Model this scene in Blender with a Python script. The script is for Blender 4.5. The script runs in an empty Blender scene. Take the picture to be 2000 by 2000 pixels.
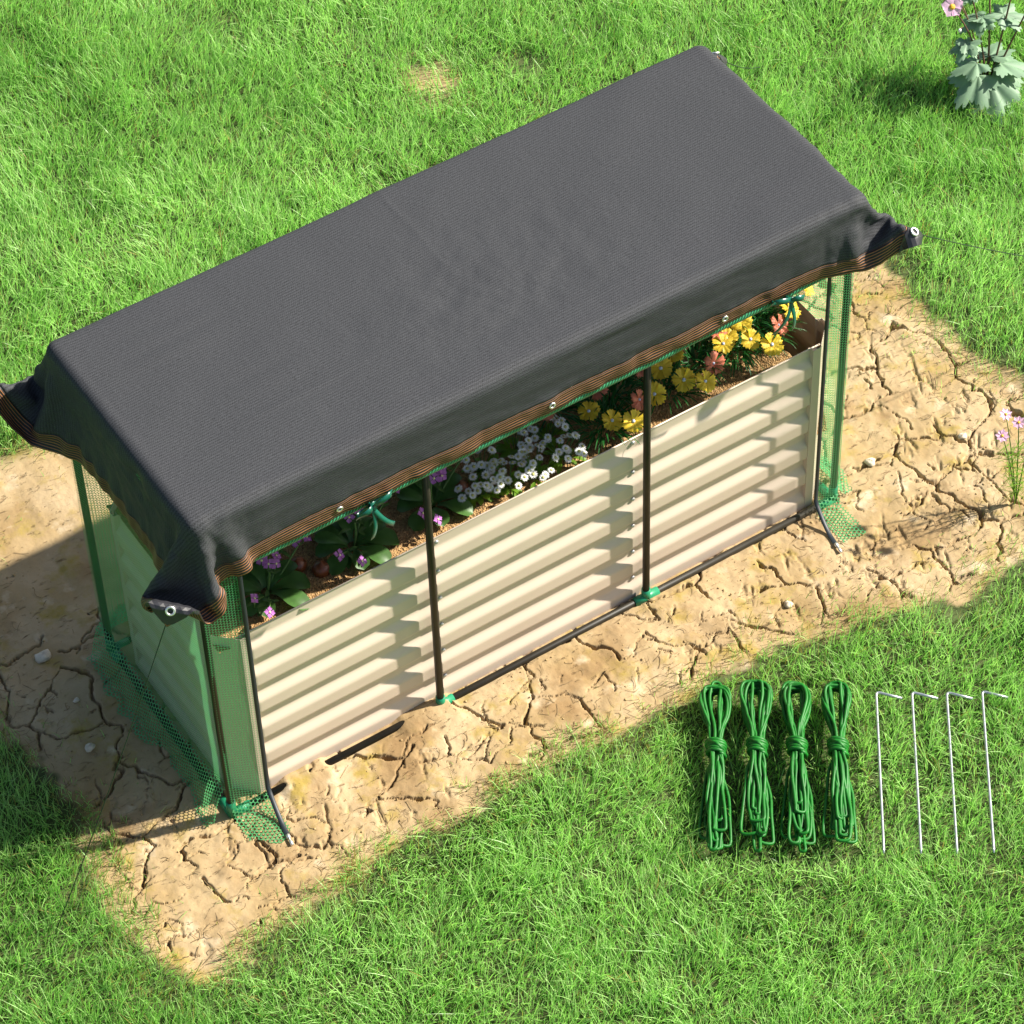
import bpy, math, random
import numpy as np
from mathutils import Vector, Matrix

rng = np.random.default_rng(11)
random.seed(11)
PI = math.pi
scene = bpy.context.scene
COL = scene.collection

# ------------------------------------------------------------------ dimensions (metres)
L, W, HF = 1.80, 0.613, 1.075          # frame length, depth, height
SUN_K = 3.5                             # sun travel: -x : +y = K : 1
SUN_EL = math.radians(39)
_h = math.cos(SUN_EL)
SUN_DIR = Vector((-SUN_K, 1.0, 0)).normalized() * _h + Vector((0, 0, -math.sin(SUN_EL)))

# ------------------------------------------------------------------ numpy noise
def _hash(ix, iy, seed):
    h = (ix.astype(np.int64) * 374761393 + iy.astype(np.int64) * 668265263 + seed * 1442695041) & 0xFFFFFFFF
    h = ((h ^ (h >> 13)) * 1274126177) & 0xFFFFFFFF
    return ((h ^ (h >> 16)) & 0xFFFF) / 65535.0

def vnoise(x, y, seed=0):
    x = np.asarray(x, float); y = np.asarray(y, float)
    ix = np.floor(x); iy = np.floor(y)
    fx = x - ix; fy = y - iy
    fx = fx * fx * fx * (fx * (fx * 6 - 15) + 10); fy = fy * fy * fy * (fy * (fy * 6 - 15) + 10)
    a = _hash(ix, iy, seed); b = _hash(ix + 1, iy, seed)
    c = _hash(ix, iy + 1, seed); d = _hash(ix + 1, iy + 1, seed)
    return (a * (1 - fx) + b * fx) * (1 - fy) + (c * (1 - fx) + d * fx) * fy * 1.0

def fbm(x, y, seed=0, octv=4):
    s = 0; a = 0.5; n = 0
    for k in range(octv):
        s = s + a * (vnoise(x * 2 ** k + 17.3 * k, y * 2 ** k - 9.1 * k, seed + k) - 0.5)
        n += a; a *= 0.5
    return s / n * 2

def sstep(a, b, x):
    t = np.clip((x - a) / (b - a), 0, 1)
    return t * t * (3 - 2 * t)

# ------------------------------------------------------------------ object helpers
def tag(o, label=None, cat=None, group=None, kind=None):
    if label: o['label'] = label
    if cat: o['category'] = cat
    if group: o['group'] = group
    if kind: o['kind'] = kind
    return o

def empty(name, loc=(0, 0, 0)):
    o = bpy.data.objects.new(name, None)
    o.empty_display_size = 0.05
    COL.objects.link(o); o.location = loc
    return o

class MB:
    """collects faces of one mesh object"""
    def __init__(self):
        self.v = []; self.f = []; self.m = []; self.uv = []
    def add(self, verts, faces, mi=0, uvs=None):
        b = len(self.v)
        self.v += [tuple(p) for p in verts]
        for f in faces:
            self.f.append(tuple(i + b for i in f)); self.m.append(mi)
        self.uv += [tuple(u) for u in uvs] if uvs is not None else [(0, 0)] * len(verts)
    def tube(self, path, r, n=8, mi=0, closed=False, caps=True):
        P = [Vector(p) for p in path]; N = len(P)
        rad = r if isinstance(r, (list, tuple, np.ndarray)) else [r] * N
        up = Vector((0.13, 0.27, 0.95)).normalized()
        vs = []; last = None
        for i in range(N):
            if closed: t = P[(i + 1) % N] - P[i - 1]
            else: t = P[min(i + 1, N - 1)] - P[max(i - 1, 0)]
            if t.length < 1e-9: t = Vector((0, 0, 1))
            t.normalize()
            if last is None:
                a = t.cross(up)
                if a.length < 0.1: a = t.cross(Vector((1, 0, 0)))
            else:
                a = last - t * last.dot(t)
                if a.length < 1e-4: a = t.cross(up)
            a.normalize(); last = a; b = t.cross(a)
            for k in range(n):
                an = 2 * PI * k / n
                vs.append(P[i] + (a * math.cos(an) + b * math.sin(an)) * rad[i])
        fs = []
        for i in range(N if closed else N - 1):
            j = (i + 1) % N
            for k in range(n):
                k2 = (k + 1) % n
                fs.append((i * n + k, i * n + k2, j * n + k2, j * n + k))
        if caps and not closed:
            fs.append(tuple(range(n - 1, -1, -1))); fs.append(tuple((N - 1) * n + k for k in range(n)))
        self.add(vs, fs, mi)
    def grid(self, P, uv=None, mi=0, closed_u=False):
        """P array (ny,nx,3)"""
        ny, nx = P.shape[:2]
        fs = [(j * nx + i, j * nx + i + 1, (j + 1) * nx + i + 1, (j + 1) * nx + i) for j in range(ny - 1) for i in range(nx - 1)]
        self.add(P.reshape(-1, 3).tolist(), fs, mi, None if uv is None else uv.reshape(-1, 2).tolist())
    def torus(self, c, nrm, R, r, n=20, m=8, mi=0):
        c = Vector(c); nrm = Vector(nrm).normalized()
        a = nrm.orthogonal().normalized(); b = nrm.cross(a)
        self.tube([c + (a * math.cos(2 * PI * k / n) + b * math.sin(2 * PI * k / n)) * R for k in range(n)], r, m, mi, closed=True)
    def build(self, name, mats, parent=None, smooth=True):
        me = bpy.data.meshes.new(name)
        me.from_pydata(self.v, [], self.f)
        mats = mats if isinstance(mats, (list, tuple)) else [mats]
        for m in mats: me.materials.append(m)
        if len(mats) > 1: me.polygons.foreach_set('material_index', self.m)
        uvl = me.uv_layers.new(name='UVMap')
        li = np.empty(len(me.loops), np.int32); me.loops.foreach_get('vertex_index', li)
        uvl.data.foreach_set('uv', np.array(self.uv, np.float32)[li].ravel())
        if smooth: me.polygons.foreach_set('use_smooth', [True] * len(me.polygons))
        me.update()
        return link(name, me, parent)

def link(name, me, parent=None):
    o = bpy.data.objects.new(name, me); COL.objects.link(o)
    if parent is not None:
        o.parent = parent
        p = parent; off = Vector((0, 0, 0))
        while p is not None:
            off += p.location; p = p.parent
        o.location = -off            # meshes are written in world coordinates
    return o

def np_mesh(name, V, F, mat, uv=None, smooth=True):
    """V (n,3), F (m,k) constant k"""
    me = bpy.data.meshes.new(name)
    n, m, k = len(V), len(F), F.shape[1]
    me.vertices.add(n); me.vertices.foreach_set('co', np.ascontiguousarray(V, np.float32).ravel())
    me.loops.add(m * k); me.loops.foreach_set('vertex_index', np.ascontiguousarray(F, np.int32).ravel())
    me.polygons.add(m); me.polygons.foreach_set('loop_start', np.arange(0, m * k, k, dtype=np.int32))
    me.polygons.foreach_set('loop_total', np.full(m, k, np.int32))
    me.update(calc_edges=True)
    if uv is not None:
        l = me.uv_layers.new(name='UVMap'); l.data.foreach_set('uv', uv[F.ravel()].astype(np.float32).ravel())
    if smooth: me.polygons.foreach_set('use_smooth', np.ones(m, bool))
    if mat: me.materials.append(mat)
    return me

# ------------------------------------------------------------------ materials
def nodes_of(name):
    m = bpy.data.materials.new(name); m.use_nodes = True
    nt = m.node_tree
    return m, nt, nt.nodes['Principled BSDF'], nt.nodes['Material Output']

def N(nt, typ, **kw):
    n = nt.nodes.new(typ)
    for k, v in kw.items():
        if k in ('operation', 'blend_type', 'data_type', 'feature', 'attribute_name', 'attribute_type', 'wave_type', 'bands_direction', 'noise_dimensions', 'distance', 'clamp'):
            setattr(n, k, v)
        else:
            n.inputs[k].default_value = v
    return n

def plain(name, col, rough=0.5, metal=0.0, spec=0.5, var=0.0, scale=30, bump=0.0):
    m, nt, b, out = nodes_of(name)
    b.inputs['Base Color'].default_value = (*col, 1)
    b.inputs['Roughness'].default_value = rough
    b.inputs['Metallic'].default_value = metal
    b.inputs['Specular IOR Level'].default_value = spec
    if var or bump:
        tc = nt.nodes.new('ShaderNodeTexCoord')
        no = N(nt, 'ShaderNodeTexNoise', Scale=scale, Detail=5.0)
        nt.links.new(tc.outputs['Object'], no.inputs['Vector'])
        if var:
            mr = N(nt, 'ShaderNodeMapRange'); mr.inputs['From Min'].default_value = .3; mr.inputs['From Max'].default_value = .7
            mr.inputs['To Min'].default_value = 1 - var; mr.inputs['To Max'].default_value = 1 + var
            nt.links.new(no.outputs['Fac'], mr.inputs['Value'])
            mx = N(nt, 'ShaderNodeVectorMath', operation='SCALE'); mx.inputs[0].default_value = col
            nt.links.new(mr.outputs[0], mx.inputs['Scale']); nt.links.new(mx.outputs[0], b.inputs['Base Color'])
        if bump:
            bp = N(nt, 'ShaderNodeBump', Strength=1.0, Distance=bump)
            nt.links.new(no.outputs['Fac'], bp.inputs['Height']); nt.links.new(bp.outputs[0], b.inputs['Normal'])
    return m

def leafy(name, col, rough=0.45, trans=0.3, tcol=None, var=0.25, scale=40, attr=None):
    """foliage / petals: diffuse with some light passing through"""
    m, nt, b, out = nodes_of(name)
    b.inputs['Roughness'].default_value = rough
    b.inputs['Specular IOR Level'].default_value = 0.35
    tr = nt.nodes.new('ShaderNodeBsdfTranslucent')
    mix = nt.nodes.new('ShaderNodeMixShader'); mix.inputs[0].default_value = trans
    if attr:
        at = N(nt, 'ShaderNodeAttribute', attribute_name=attr)
        nt.links.new(at.outputs['Color'], b.inputs['Base Color'])
        g = N(nt, 'ShaderNodeVectorMath', operation='MULTIPLY'); g.inputs[1].default_value = (1.0, 1.25, 0.7)
        nt.links.new(at.outputs['Color'], g.inputs[0]); nt.links.new(g.outputs[0], tr.inputs['Color'])
    else:
        tc = nt.nodes.new('ShaderNodeTexCoord')
        no = N(nt, 'ShaderNodeTexNoise', Scale=scale, Detail=4.0)
        nt.links.new(tc.outputs['Object'], no.inputs['Vector'])
        mr = N(nt, 'ShaderNodeMapRange'); mr.inputs['From Min'].default_value = .3; mr.inputs['From Max'].default_value = .7
        mr.inputs['To Min'].default_value = 1 - var; mr.inputs['To Max'].default_value = 1 + var
        nt.links.new(no.outputs['Fac'], mr.inputs['Value'])
        mx = N(nt, 'ShaderNodeVectorMath', operation='SCALE'); mx.inputs[0].default_value = col
        nt.links.new(mr.outputs[0], mx.inputs['Scale']); nt.links.new(mx.outputs[0], b.inputs['Base Color'])
        tr.inputs['Color'].default_value = (*(tcol or tuple(min(1, c * 1.2) for c in col)), 1)
    nt.links.new(b.outputs[0], mix.inputs[1]); nt.links.new(tr.outputs[0], mix.inputs[2])
    nt.links.new(mix.outputs[0], out.inputs['Surface'])
    return m

def mat_shade_cloth():
    m, nt, b, out = nodes_of('knitted_shade_fabric')
    uv = nt.nodes.new('ShaderNodeUVMap')
    sep = nt.nodes.new('ShaderNodeSeparateXYZ'); nt.links.new(uv.outputs[0], sep.inputs[0])
    def wave(sock, period, ph=0):
        a = N(nt, 'ShaderNodeMath', operation='MULTIPLY'); a.inputs[1].default_value = 2 * PI / period
        nt.links.new(sock, a.inputs[0])
        s = N(nt, 'ShaderNodeMath', operation='SINE'); nt.links.new(a.outputs[0], s.inputs[0])
        return s.outputs[0]
    wr = wave(sep.outputs[1], 0.0075); wc = wave(sep.outputs[0], 0.0052)
    mp = N(nt, 'ShaderNodeMapping'); mp.inputs['Scale'].default_value = (90, 900, 1)
    nt.links.new(uv.outputs[0], mp.inputs[0])
    n1 = N(nt, 'ShaderNodeTexNoise', Scale=1.0, Detail=3.0); nt.links.new(mp.outputs[0], n1.inputs['Vector'])
    n2 = N(nt, 'ShaderNodeTexNoise', Scale=420.0, Detail=2.0); nt.links.new(uv.outputs[0], n2.inputs['Vector'])
    mul = N(nt, 'ShaderNodeMath', operation='MULTIPLY'); nt.links.new(wr, mul.inputs[0]); nt.links.new(wc, mul.inputs[1])
    def madd(a, k, c):
        q = N(nt, 'ShaderNodeMath', operation='MULTIPLY_ADD'); q.inputs[1].default_value = k
        nt.links.new(a, q.inputs[0])
        if isinstance(c, float): q.inputs[2].default_value = c
        else: nt.links.new(c, q.inputs[2])
        return q.outputs[0]
    h = madd(wr, 0.10, 0.0)
    h = madd(mul.outputs[0], 0.10, h)
    h = madd(n1.outputs['Fac'], 0.7, h)
    h = madd(n2.outputs['Fac'], 0.8, h)
    ramp = nt.nodes.new('ShaderNodeValToRGB')
    ramp.color_ramp.elements[0].position = 0.40; ramp.color_ramp.elements[0].color = (0.016, 0.016, 0.0165, 1)
    ramp.color_ramp.elements[1].position = 1.0; ramp.color_ramp.elements[1].color = (0.067, 0.070, 0.077, 1)
    nt.links.new(h, ramp.inputs[0]); nt.links.new(ramp.outputs[0], b.inputs['Base Color'])
    b.inputs['Roughness'].default_value = 0.6; b.inputs['Specular IOR Level'].default_value = 0.08
    bp = N(nt, 'ShaderNodeBump', Strength=0.5, Distance=0.0012); nt.links.new(h, bp.inputs['Height']); nt.links.new(bp.outputs[0], b.inputs['Normal'])
    return m

def mat_hem():
    m, nt, b, out = nodes_of('black_tape_with_brown_lines')
    uv = nt.nodes.new('ShaderNodeUVMap'); sep = nt.nodes.new('ShaderNodeSeparateXYZ'); nt.links.new(uv.outputs[0], sep.inputs[0])
    a = N(nt, 'ShaderNodeMath', operation='MULTIPLY'); a.inputs[1].default_value = 2 * PI / 0.0068; nt.links.new(sep.outputs[1], a.inputs[0])
    s = N(nt, 'ShaderNodeMath', operation='SINE'); nt.links.new(a.outputs[0], s.inputs[0])
    r = nt.nodes.new('ShaderNodeValToRGB'); r.color_ramp.elements[0].position = .50; r.color_ramp.elements[0].color = (.012, .010, .010, 1)
    r.color_ramp.elements[1].position = .85; r.color_ramp.elements[1].color = (.33, .13, .045, 1)
    nt.links.new(s.outputs[0], r.inputs[0]); nt.links.new(r.outputs[0], b.inputs['Base Color'])
    b.inputs['Roughness'].default_value = .6
    bp = N(nt, 'ShaderNodeBump', Strength=.5, Distance=.001); nt.links.new(s.outputs[0], bp.inputs['Height']); nt.links.new(bp.outputs[0], b.inputs['Normal'])
    return m

def mat_net(name, s=0.0088, hole=(0.405, 0.455), col=(0.10, 0.40, 0.16), trans=0.45):
    """hexagonal netting: the holes really let light and view through"""
    m, nt, b, out = nodes_of(name)
    uv = nt.nodes.new('ShaderNodeUVMap')
    sc = N(nt, 'ShaderNodeVectorMath', operation='MULTIPLY'); sc.inputs[1].default_value = (1 / (s * 1.732), 1 / s, 0)
    nt.links.new(uv.outputs[0], sc.inputs[0])
    ds = []
    for off in (0.0, 0.5):
        ad = N(nt, 'ShaderNodeVectorMath', operation='ADD'); ad.inputs[1].default_value = (off, off, 0); nt.links.new(sc.outputs[0], ad.inputs[0])
        fr = N(nt, 'ShaderNodeVectorMath', operation='FRACTION'); nt.links.new(ad.outputs[0], fr.inputs[0])
        su = N(nt, 'ShaderNodeVectorMath', operation='SUBTRACT'); su.inputs[1].default_value = (.5, .5, 0); nt.links.new(fr.outputs[0], su.inputs[0])
        mu = N(nt, 'ShaderNodeVectorMath', operation='MULTIPLY'); mu.inputs[1].default_value = (1.732, 1, 0); nt.links.new(su.outputs[0], mu.inputs[0])
        le = N(nt, 'ShaderNodeVectorMath', operation='LENGTH'); nt.links.new(mu.outputs[0], le.inputs[0]); ds.append(le.outputs['Value'])
    mn = N(nt, 'ShaderNodeMath', operation='MINIMUM'); nt.links.new(ds[0], mn.inputs[0]); nt.links.new(ds[1], mn.inputs[1])
    mr = N(nt, 'ShaderNodeMapRange'); mr.inputs['From Min'].default_value = hole[0]; mr.inputs['From Max'].default_value = hole[1]
    nt.links.new(mn.outputs[0], mr.inputs['Value'])
    b.inputs['Base Color'].default_value = (*col, 1); b.inputs['Roughness'].default_value = .45
    tr = nt.nodes.new('ShaderNodeBsdfTranslucent'); tr.inputs['Color'].default_value = (col[0] * 1.3, col[1] * 1.3, col[2] * 1.2, 1)
    mx = nt.nodes.new('ShaderNodeMixShader'); mx.inputs[0].default_value = trans
    nt.links.new(b.outputs[0], mx.inputs[1]); nt.links.new(tr.outputs[0], mx.inputs[2])
    tp = nt.nodes.new('ShaderNodeBsdfTransparent')
    m2 = nt.nodes.new('ShaderNodeMixShader'); nt.links.new(mr.outputs[0], m2.inputs[0])
    nt.links.new(tp.outputs[0], m2.inputs[1]); nt.links.new(mx.outputs[0], m2.inputs[2])
    nt.links.new(m2.outputs[0], out.inputs['Surface'])
    return m

def mat_ground():
    m, nt, b, out = nodes_of('dry_clay_and_lawn_soil')
    geo = nt.nodes.new('ShaderNodeNewGeometry'); P = geo.outputs['Position']
    def noise(scale, det=5.0, vec=P, rough=.55):
        n = N(nt, 'ShaderNodeTexNoise', Scale=scale, Detail=det, Roughness=rough); nt.links.new(vec, n.inputs['Vector']); return n.outputs['Fac']
    def ramp(sock, p0, c0, p1, c1):
        r = nt.nodes.new('ShaderNodeValToRGB'); r.color_ramp.elements[0].position = p0; r.color_ramp.elements[0].color = (*c0, 1)
        r.color_ramp.elements[1].position = p1; r.color_ramp.elements[1].color = (*c1, 1); nt.links.new(sock, r.inputs[0]); return r.outputs[0]
    def mix(f, a, c, bt='MIX'):
        q = nt.nodes.new('ShaderNodeMix'); q.data_type = 'RGBA'; q.blend_type = bt
        if isinstance(f, float): q.inputs[0].default_value = f
        else: nt.links.new(f, q.inputs[0])
        for s, i in ((a, 6), (c, 7)):
            if isinstance(s, tuple): q.inputs[i].default_value = (*s, 1)
            else: nt.links.new(s, q.inputs[i])
        return q.outputs[2]
    base = ramp(noise(5.0, 8.0), .35, (.30, .21, .10), .68, (.43, .325, .195))
    olive = ramp(noise(8.5, 6.0, rough=.65), .53, (0, 0, 0), .66, (1, 1, 1))
    base = mix(olive, base, (.30, .22, .06))
    brown = ramp(noise(3.3, 7.0, rough=.6), .52, (0, 0, 0), .66, (1, 1, 1))
    base = mix(brown, base, (.245, .16, .076))
    pale = ramp(noise(11.0, 4.0), .60, (0, 0, 0), .72, (1, 1, 1))
    base = mix(pale, base, (.50, .40, .27))
    mp = N(nt, 'ShaderNodeMapping'); mp.inputs['Rotation'].default_value = (0, 0, math.radians(62)); mp.inputs['Scale'].default_value = (26, 80, 60)
    nt.links.new(P, mp.inputs[0])
    st = noise(1.0, 5.0, mp.outputs[0], .6)                        # elongated dents, darker in the colour and sunk in the bump
    dent_dark = ramp(st, .63, (0, 0, 0), .74, (1, 1, 1))
    base = mix(dent_dark, base, (.20, .12, .055))
    speck = ramp(noise(160.0, 3.0), .60, (0, 0, 0), .75, (1, 1, 1))
    base = mix(speck, base, (.29, .19, .095))
    at = N(nt, 'ShaderNodeAttribute', attribute_name='dirt')
    soil = ramp(noise(30.0, 5.0), .3, (.035, .055, .016), .7, (.10, .115, .045))
    ds = N(nt, 'ShaderNodeVectorMath', operation='DISTANCE'); ds.inputs[1].default_value = (1.21, .70, 0); nt.links.new(P, ds.inputs[0])
    fm = N(nt, 'ShaderNodeMapRange'); fm.inputs['From Min'].default_value = 2.3; fm.inputs['From Max'].default_value = 3.4; nt.links.new(ds.outputs['Value'], fm.inputs['Value'])
    lawn = ramp(noise(24.0, 6.0), .3, (.075, .17, .035), .7, (.16, .30, .075))
    soil = mix(fm.outputs[0], soil, lawn)
    colr = mix(at.outputs['Fac'], soil, base)
    nt.links.new(colr, b.inputs['Base Color'])
    b.inputs['Roughness'].default_value = .92; b.inputs['Specular IOR Level'].default_value = .15
    mu = N(nt, 'ShaderNodeMath', operation='MULTIPLY_ADD'); mu.inputs[1].default_value = -1.0; nt.links.new(ramp(st, .60, (0, 0, 0), .74, (1, 1, 1)), mu.inputs[0])
    nt.links.new(noise(38.0, 7.0, rough=.5), mu.inputs[2])
    bp = N(nt, 'ShaderNodeBump', Strength=1.0, Distance=.0032); nt.links.new(mu.outputs[0], bp.inputs['Height']); nt.links.new(bp.outputs[0], b.inputs['Normal'])
    return m

def mat_soil():
    m, nt, b, out = nodes_of('coarse_potting_soil')
    geo = nt.nodes.new('ShaderNodeNewGeometry')
    n = N(nt, 'ShaderNodeTexNoise', Scale=120.0, Detail=6.0, Roughness=.65); nt.links.new(geo.outputs['Position'], n.inputs['Vector'])
    v = N(nt, 'ShaderNodeTexVoronoi', Scale=210.0); nt.links.new(geo.outputs['Position'], v.inputs['Vector'])
    r = nt.nodes.new('ShaderNodeValToRGB'); r.color_ramp.elements[0].position = .3; r.color_ramp.elements[0].color = (.22, .115, .045, 1)
    r.color_ramp.elements[1].position = .72; r.color_ramp.elements[1].color = (.54, .35, .165, 1)
    nt.links.new(n.outputs['Fac'], r.inputs[0]); nt.links.new(r.outputs[0], b.inputs['Base Color'])
    ad = N(nt, 'ShaderNodeMath', operation='ADD'); nt.links.new(n.outputs['Fac'], ad.inputs[0]); nt.links.new(v.outputs['Distance'], ad.inputs[1])
    bp = N(nt, 'ShaderNodeBump', Strength=1.0, Distance=.005); nt.links.new(ad.outputs[0], bp.inputs['Height']); nt.links.new(bp.outputs[0], b.inputs['Normal'])
    b.inputs['Roughness'].default_value = .95; b.inputs['Specular IOR Level'].default_value = .1
    return m

def mat_roll():
    m, nt, b, out = nodes_of('rolled_green_net')
    uv = nt.nodes.new('ShaderNodeUVMap'); sep = nt.nodes.new('ShaderNodeSeparateXYZ'); nt.links.new(uv.outputs[0], sep.inputs[0])
    ad = N(nt, 'ShaderNodeMath', operation='MULTIPLY_ADD'); ad.inputs[1].default_value = .6
    nt.links.new(sep.outputs[1], ad.inputs[0]); nt.links.new(sep.outputs[0], ad.inputs[2])
    a = N(nt, 'ShaderNodeMath', operation='MULTIPLY'); a.inputs[1].default_value = 2 * PI / .0088; nt.links.new(ad.outputs[0], a.inputs[0])
    s = N(nt, 'ShaderNodeMath', operation='SINE'); nt.links.new(a.outputs[0], s.inputs[0])
    r = nt.nodes.new('ShaderNodeValToRGB'); r.color_ramp.elements[0].position = .2; r.color_ramp.elements[0].color = (.01, .06, .03, 1)
    r.color_ramp.elements[1].position = .6; r.color_ramp.elements[1].color = (.05, .33, .16, 1)
    nt.links.new(s.outputs[0], r.inputs[0]); nt.links.new(r.outputs[0], b.inputs['Base Color']); b.inputs['Roughness'].default_value = .5
    return m

MT = dict(
    cloth=mat_shade_cloth(), hem=mat_hem(), net=mat_net('green_hex_netting'),
    net_skirt=mat_net('green_hex_netting_skirt', s=.0105, hole=(.37, .42)), ground=mat_ground(), soil=mat_soil(), roll=mat_roll(),
    cream=plain('cream_painted_steel', (.55, .45, .36), .42, 0, .5, var=.025, scale=9),
    vinyl=plain('black_vinyl', (.022, .022, .026), .38, 0, .5, var=.2, scale=60),
    zinc=plain('zinc_eyelet', (.72, .72, .70), .35, .85, .5),
    bolt=plain('zinc_bolt', (.42, .42, .42), .45, .7, .5),
    pole=plain('dark_coated_steel', (.016, .013, .008), .5, 0, .3, var=.3, scale=25),
    joint=plain('green_plastic_joint', (.012, .20, .095), .35, 0, .5),
    zipper=plain('dark_zip_tape', (.010, .016, .022), .5, 0, .4),
    ribbon=plain('dark_green_ribbon', (.004, .085, .060), .3, 0, .5),
    guy=plain('thin_green_cord', (.006, .022, .008), .6),
    cord=plain('green_nylon_cord', (.006, .125, .010), .5, 0, .35, var=.25, scale=60),
    steel=plain('galvanised_wire', (.46, .48, .52), .32, .75, .5, var=.06, scale=40),
    stone=plain('pale_stone', (.55, .47, .36), .9, 0, .2, var=.2, scale=60, bump=.003),
    straw=plain('dry_straw', (.20, .135, .06), .8, var=.4, scale=30),
    clay=plain('clay_crumb', (.34, .24, .12), .95, 0, .1, var=.3, scale=50),
    bulb=plain('red_brown_bulb_skin', (.17, .045, .012), .38, 0, .5, var=.3, scale=60),
    grass=leafy('grass_blade', (0, 0, 0), .38, .45, attr='Col'),
    leaf=leafy('broad_green_leaf', (.055, .135, .028), .42, .25, (.10, .26, .03)),
    stalk=leafy('soft_green_stalk', (.085, .16, .035), .5, .15),
    purple=leafy('mauve_petal', (.42, .13, .46), .5, .35, (.6, .2, .65), var=.18, scale=120),
    cream_eye=plain('pale_yellow_eye', (.75, .68, .30), .6),
    white=leafy('white_petal', (.80, .80, .80), .5, .3, (.85, .85, .85), var=.04),
    disc=plain('green_yellow_disc', (.42, .40, .13), .7),
    yellow=leafy('yellow_petal', (.78, .55, .045), .5, .3, (.85, .62, .05), var=.15, scale=90),
    coral=leafy('coral_petal', (.66, .20, .12), .5, .3, (.75, .28, .16), var=.18, scale=90),
    blue_eye=plain('pale_blue_eye', (.50, .55, .68), .6),
    blade=leafy('narrow_grassy_leaf', (.018, .115, .020), .4, .25, (.04, .26, .03)),
    rosette=leafy('light_green_rosette_leaf', (.13, .26, .02), .45, .35, (.28, .5, .03)),
    anem=leafy('grey_green_lobed_leaf', (.19, .30, .19), .55, .2, (.16, .3, .12), var=.15, scale=25),
    stem=plain('red_brown_stem', (.12, .062, .040), .55, var=.3, scale=40),
    pink=leafy('pink_petal', (.72, .46, .66), .5, .35, (.8, .55, .72), var=.1, scale=80),
    gold=plain('gold_stamen', (.75, .42, .03), .6),
)

# ------------------------------------------------------------------ the ground
PATCH = np.array([(-.36, .95), (.058, 1.337), (.37, 1.2), (1.0, 1.30), (1.60, 1.53), (1.9, 1.45), (2.15, 1.1), (2.385, .638), (2.357, .347), (2.40, .163),
                  (2.45, -.05), (2.48, -.30), (2.116, -.396), (1.859, -.408), (1.668, -.335), (1.395, -.285), (1.089, -.275), (.912, -.30), (.782, -.269),
                  (.618, -.285), (.205, -.255), (-.117, -.317), (-.257, -.344), (-.316, -.253), (-.344, -.13), (-.298, .107), (-.261, .229), (-.285, .396), (-.328, .587)])

def patch_sd(x, y):
    """signed distance to the bare patch, positive inside"""
    x = np.asarray(x, float); y = np.asarray(y, float)
    d2 = np.full(x.shape, 1e9); ins = np.zeros(x.shape, bool)
    n = len(PATCH)
    for i in range(n):
        ax, ay = PATCH[i]; bx, by = PATCH[(i + 1) % n]
        ex, ey = bx - ax, by - ay
        t = np.clip(((x - ax) * ex + (y - ay) * ey) / (ex * ex + ey * ey), 0, 1)
        d2 = np.minimum(d2, (x - ax - t * ex) ** 2 + (y - ay - t * ey) ** 2)
        c = ((ay > y) != (by > y)) & (x < (bx - ax) * (y - ay) / (by - ay + 1e-12) + ax)
        ins ^= c
    d = np.sqrt(d2)
    return np.where(ins, d, -d)

def rail_bump(x, y):
    hid = (sstep(.125, .16, x) - sstep(.25, .28, x)) + (sstep(.455, .50, x) - sstep(.612, .64, x))
    return np.exp(-(y / .05) ** 2) * (hid * .017 - .004 + .003 * (sstep(1.18, 1.22, x) - sstep(1.24, 1.28, x)))

def gh(x, y):
    x = np.asarray(x, float); y = np.asarray(y, float)
    near = np.exp(-((np.maximum(np.abs(x - .9) - 1.2, 0)) ** 2 + (np.maximum(np.abs(y - .3) - .6, 0)) ** 2) / .5)
    h = .010 * fbm(x * 1.7, y * 1.7, 3, 3) + .007 * fbm(x * 6, y * 6, 5, 3)
    calm = np.exp(-(y / .04) ** 2) * sstep(-.05, 0, x) * (1 - sstep(1.8, 1.85, x))
    return h * (1 - .85 * calm) + rail_bump(x, y) * sstep(-.03, .03, x) * (1 - sstep(1.78, 1.82, x)) - .006 * calm * 0

def axis(lo, hi, step, far):
    a = np.arange(lo, hi + 1e-9, step); s = step; left = []; x = lo
    while x > -far: s *= 1.16; x -= s; left.append(x)
    s = step; right = []; x = a[-1]
    while x < far: s *= 1.16; x += s; right.append(x)
    return np.concatenate([np.array(left[::-1]), a, np.array(right)])

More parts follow.
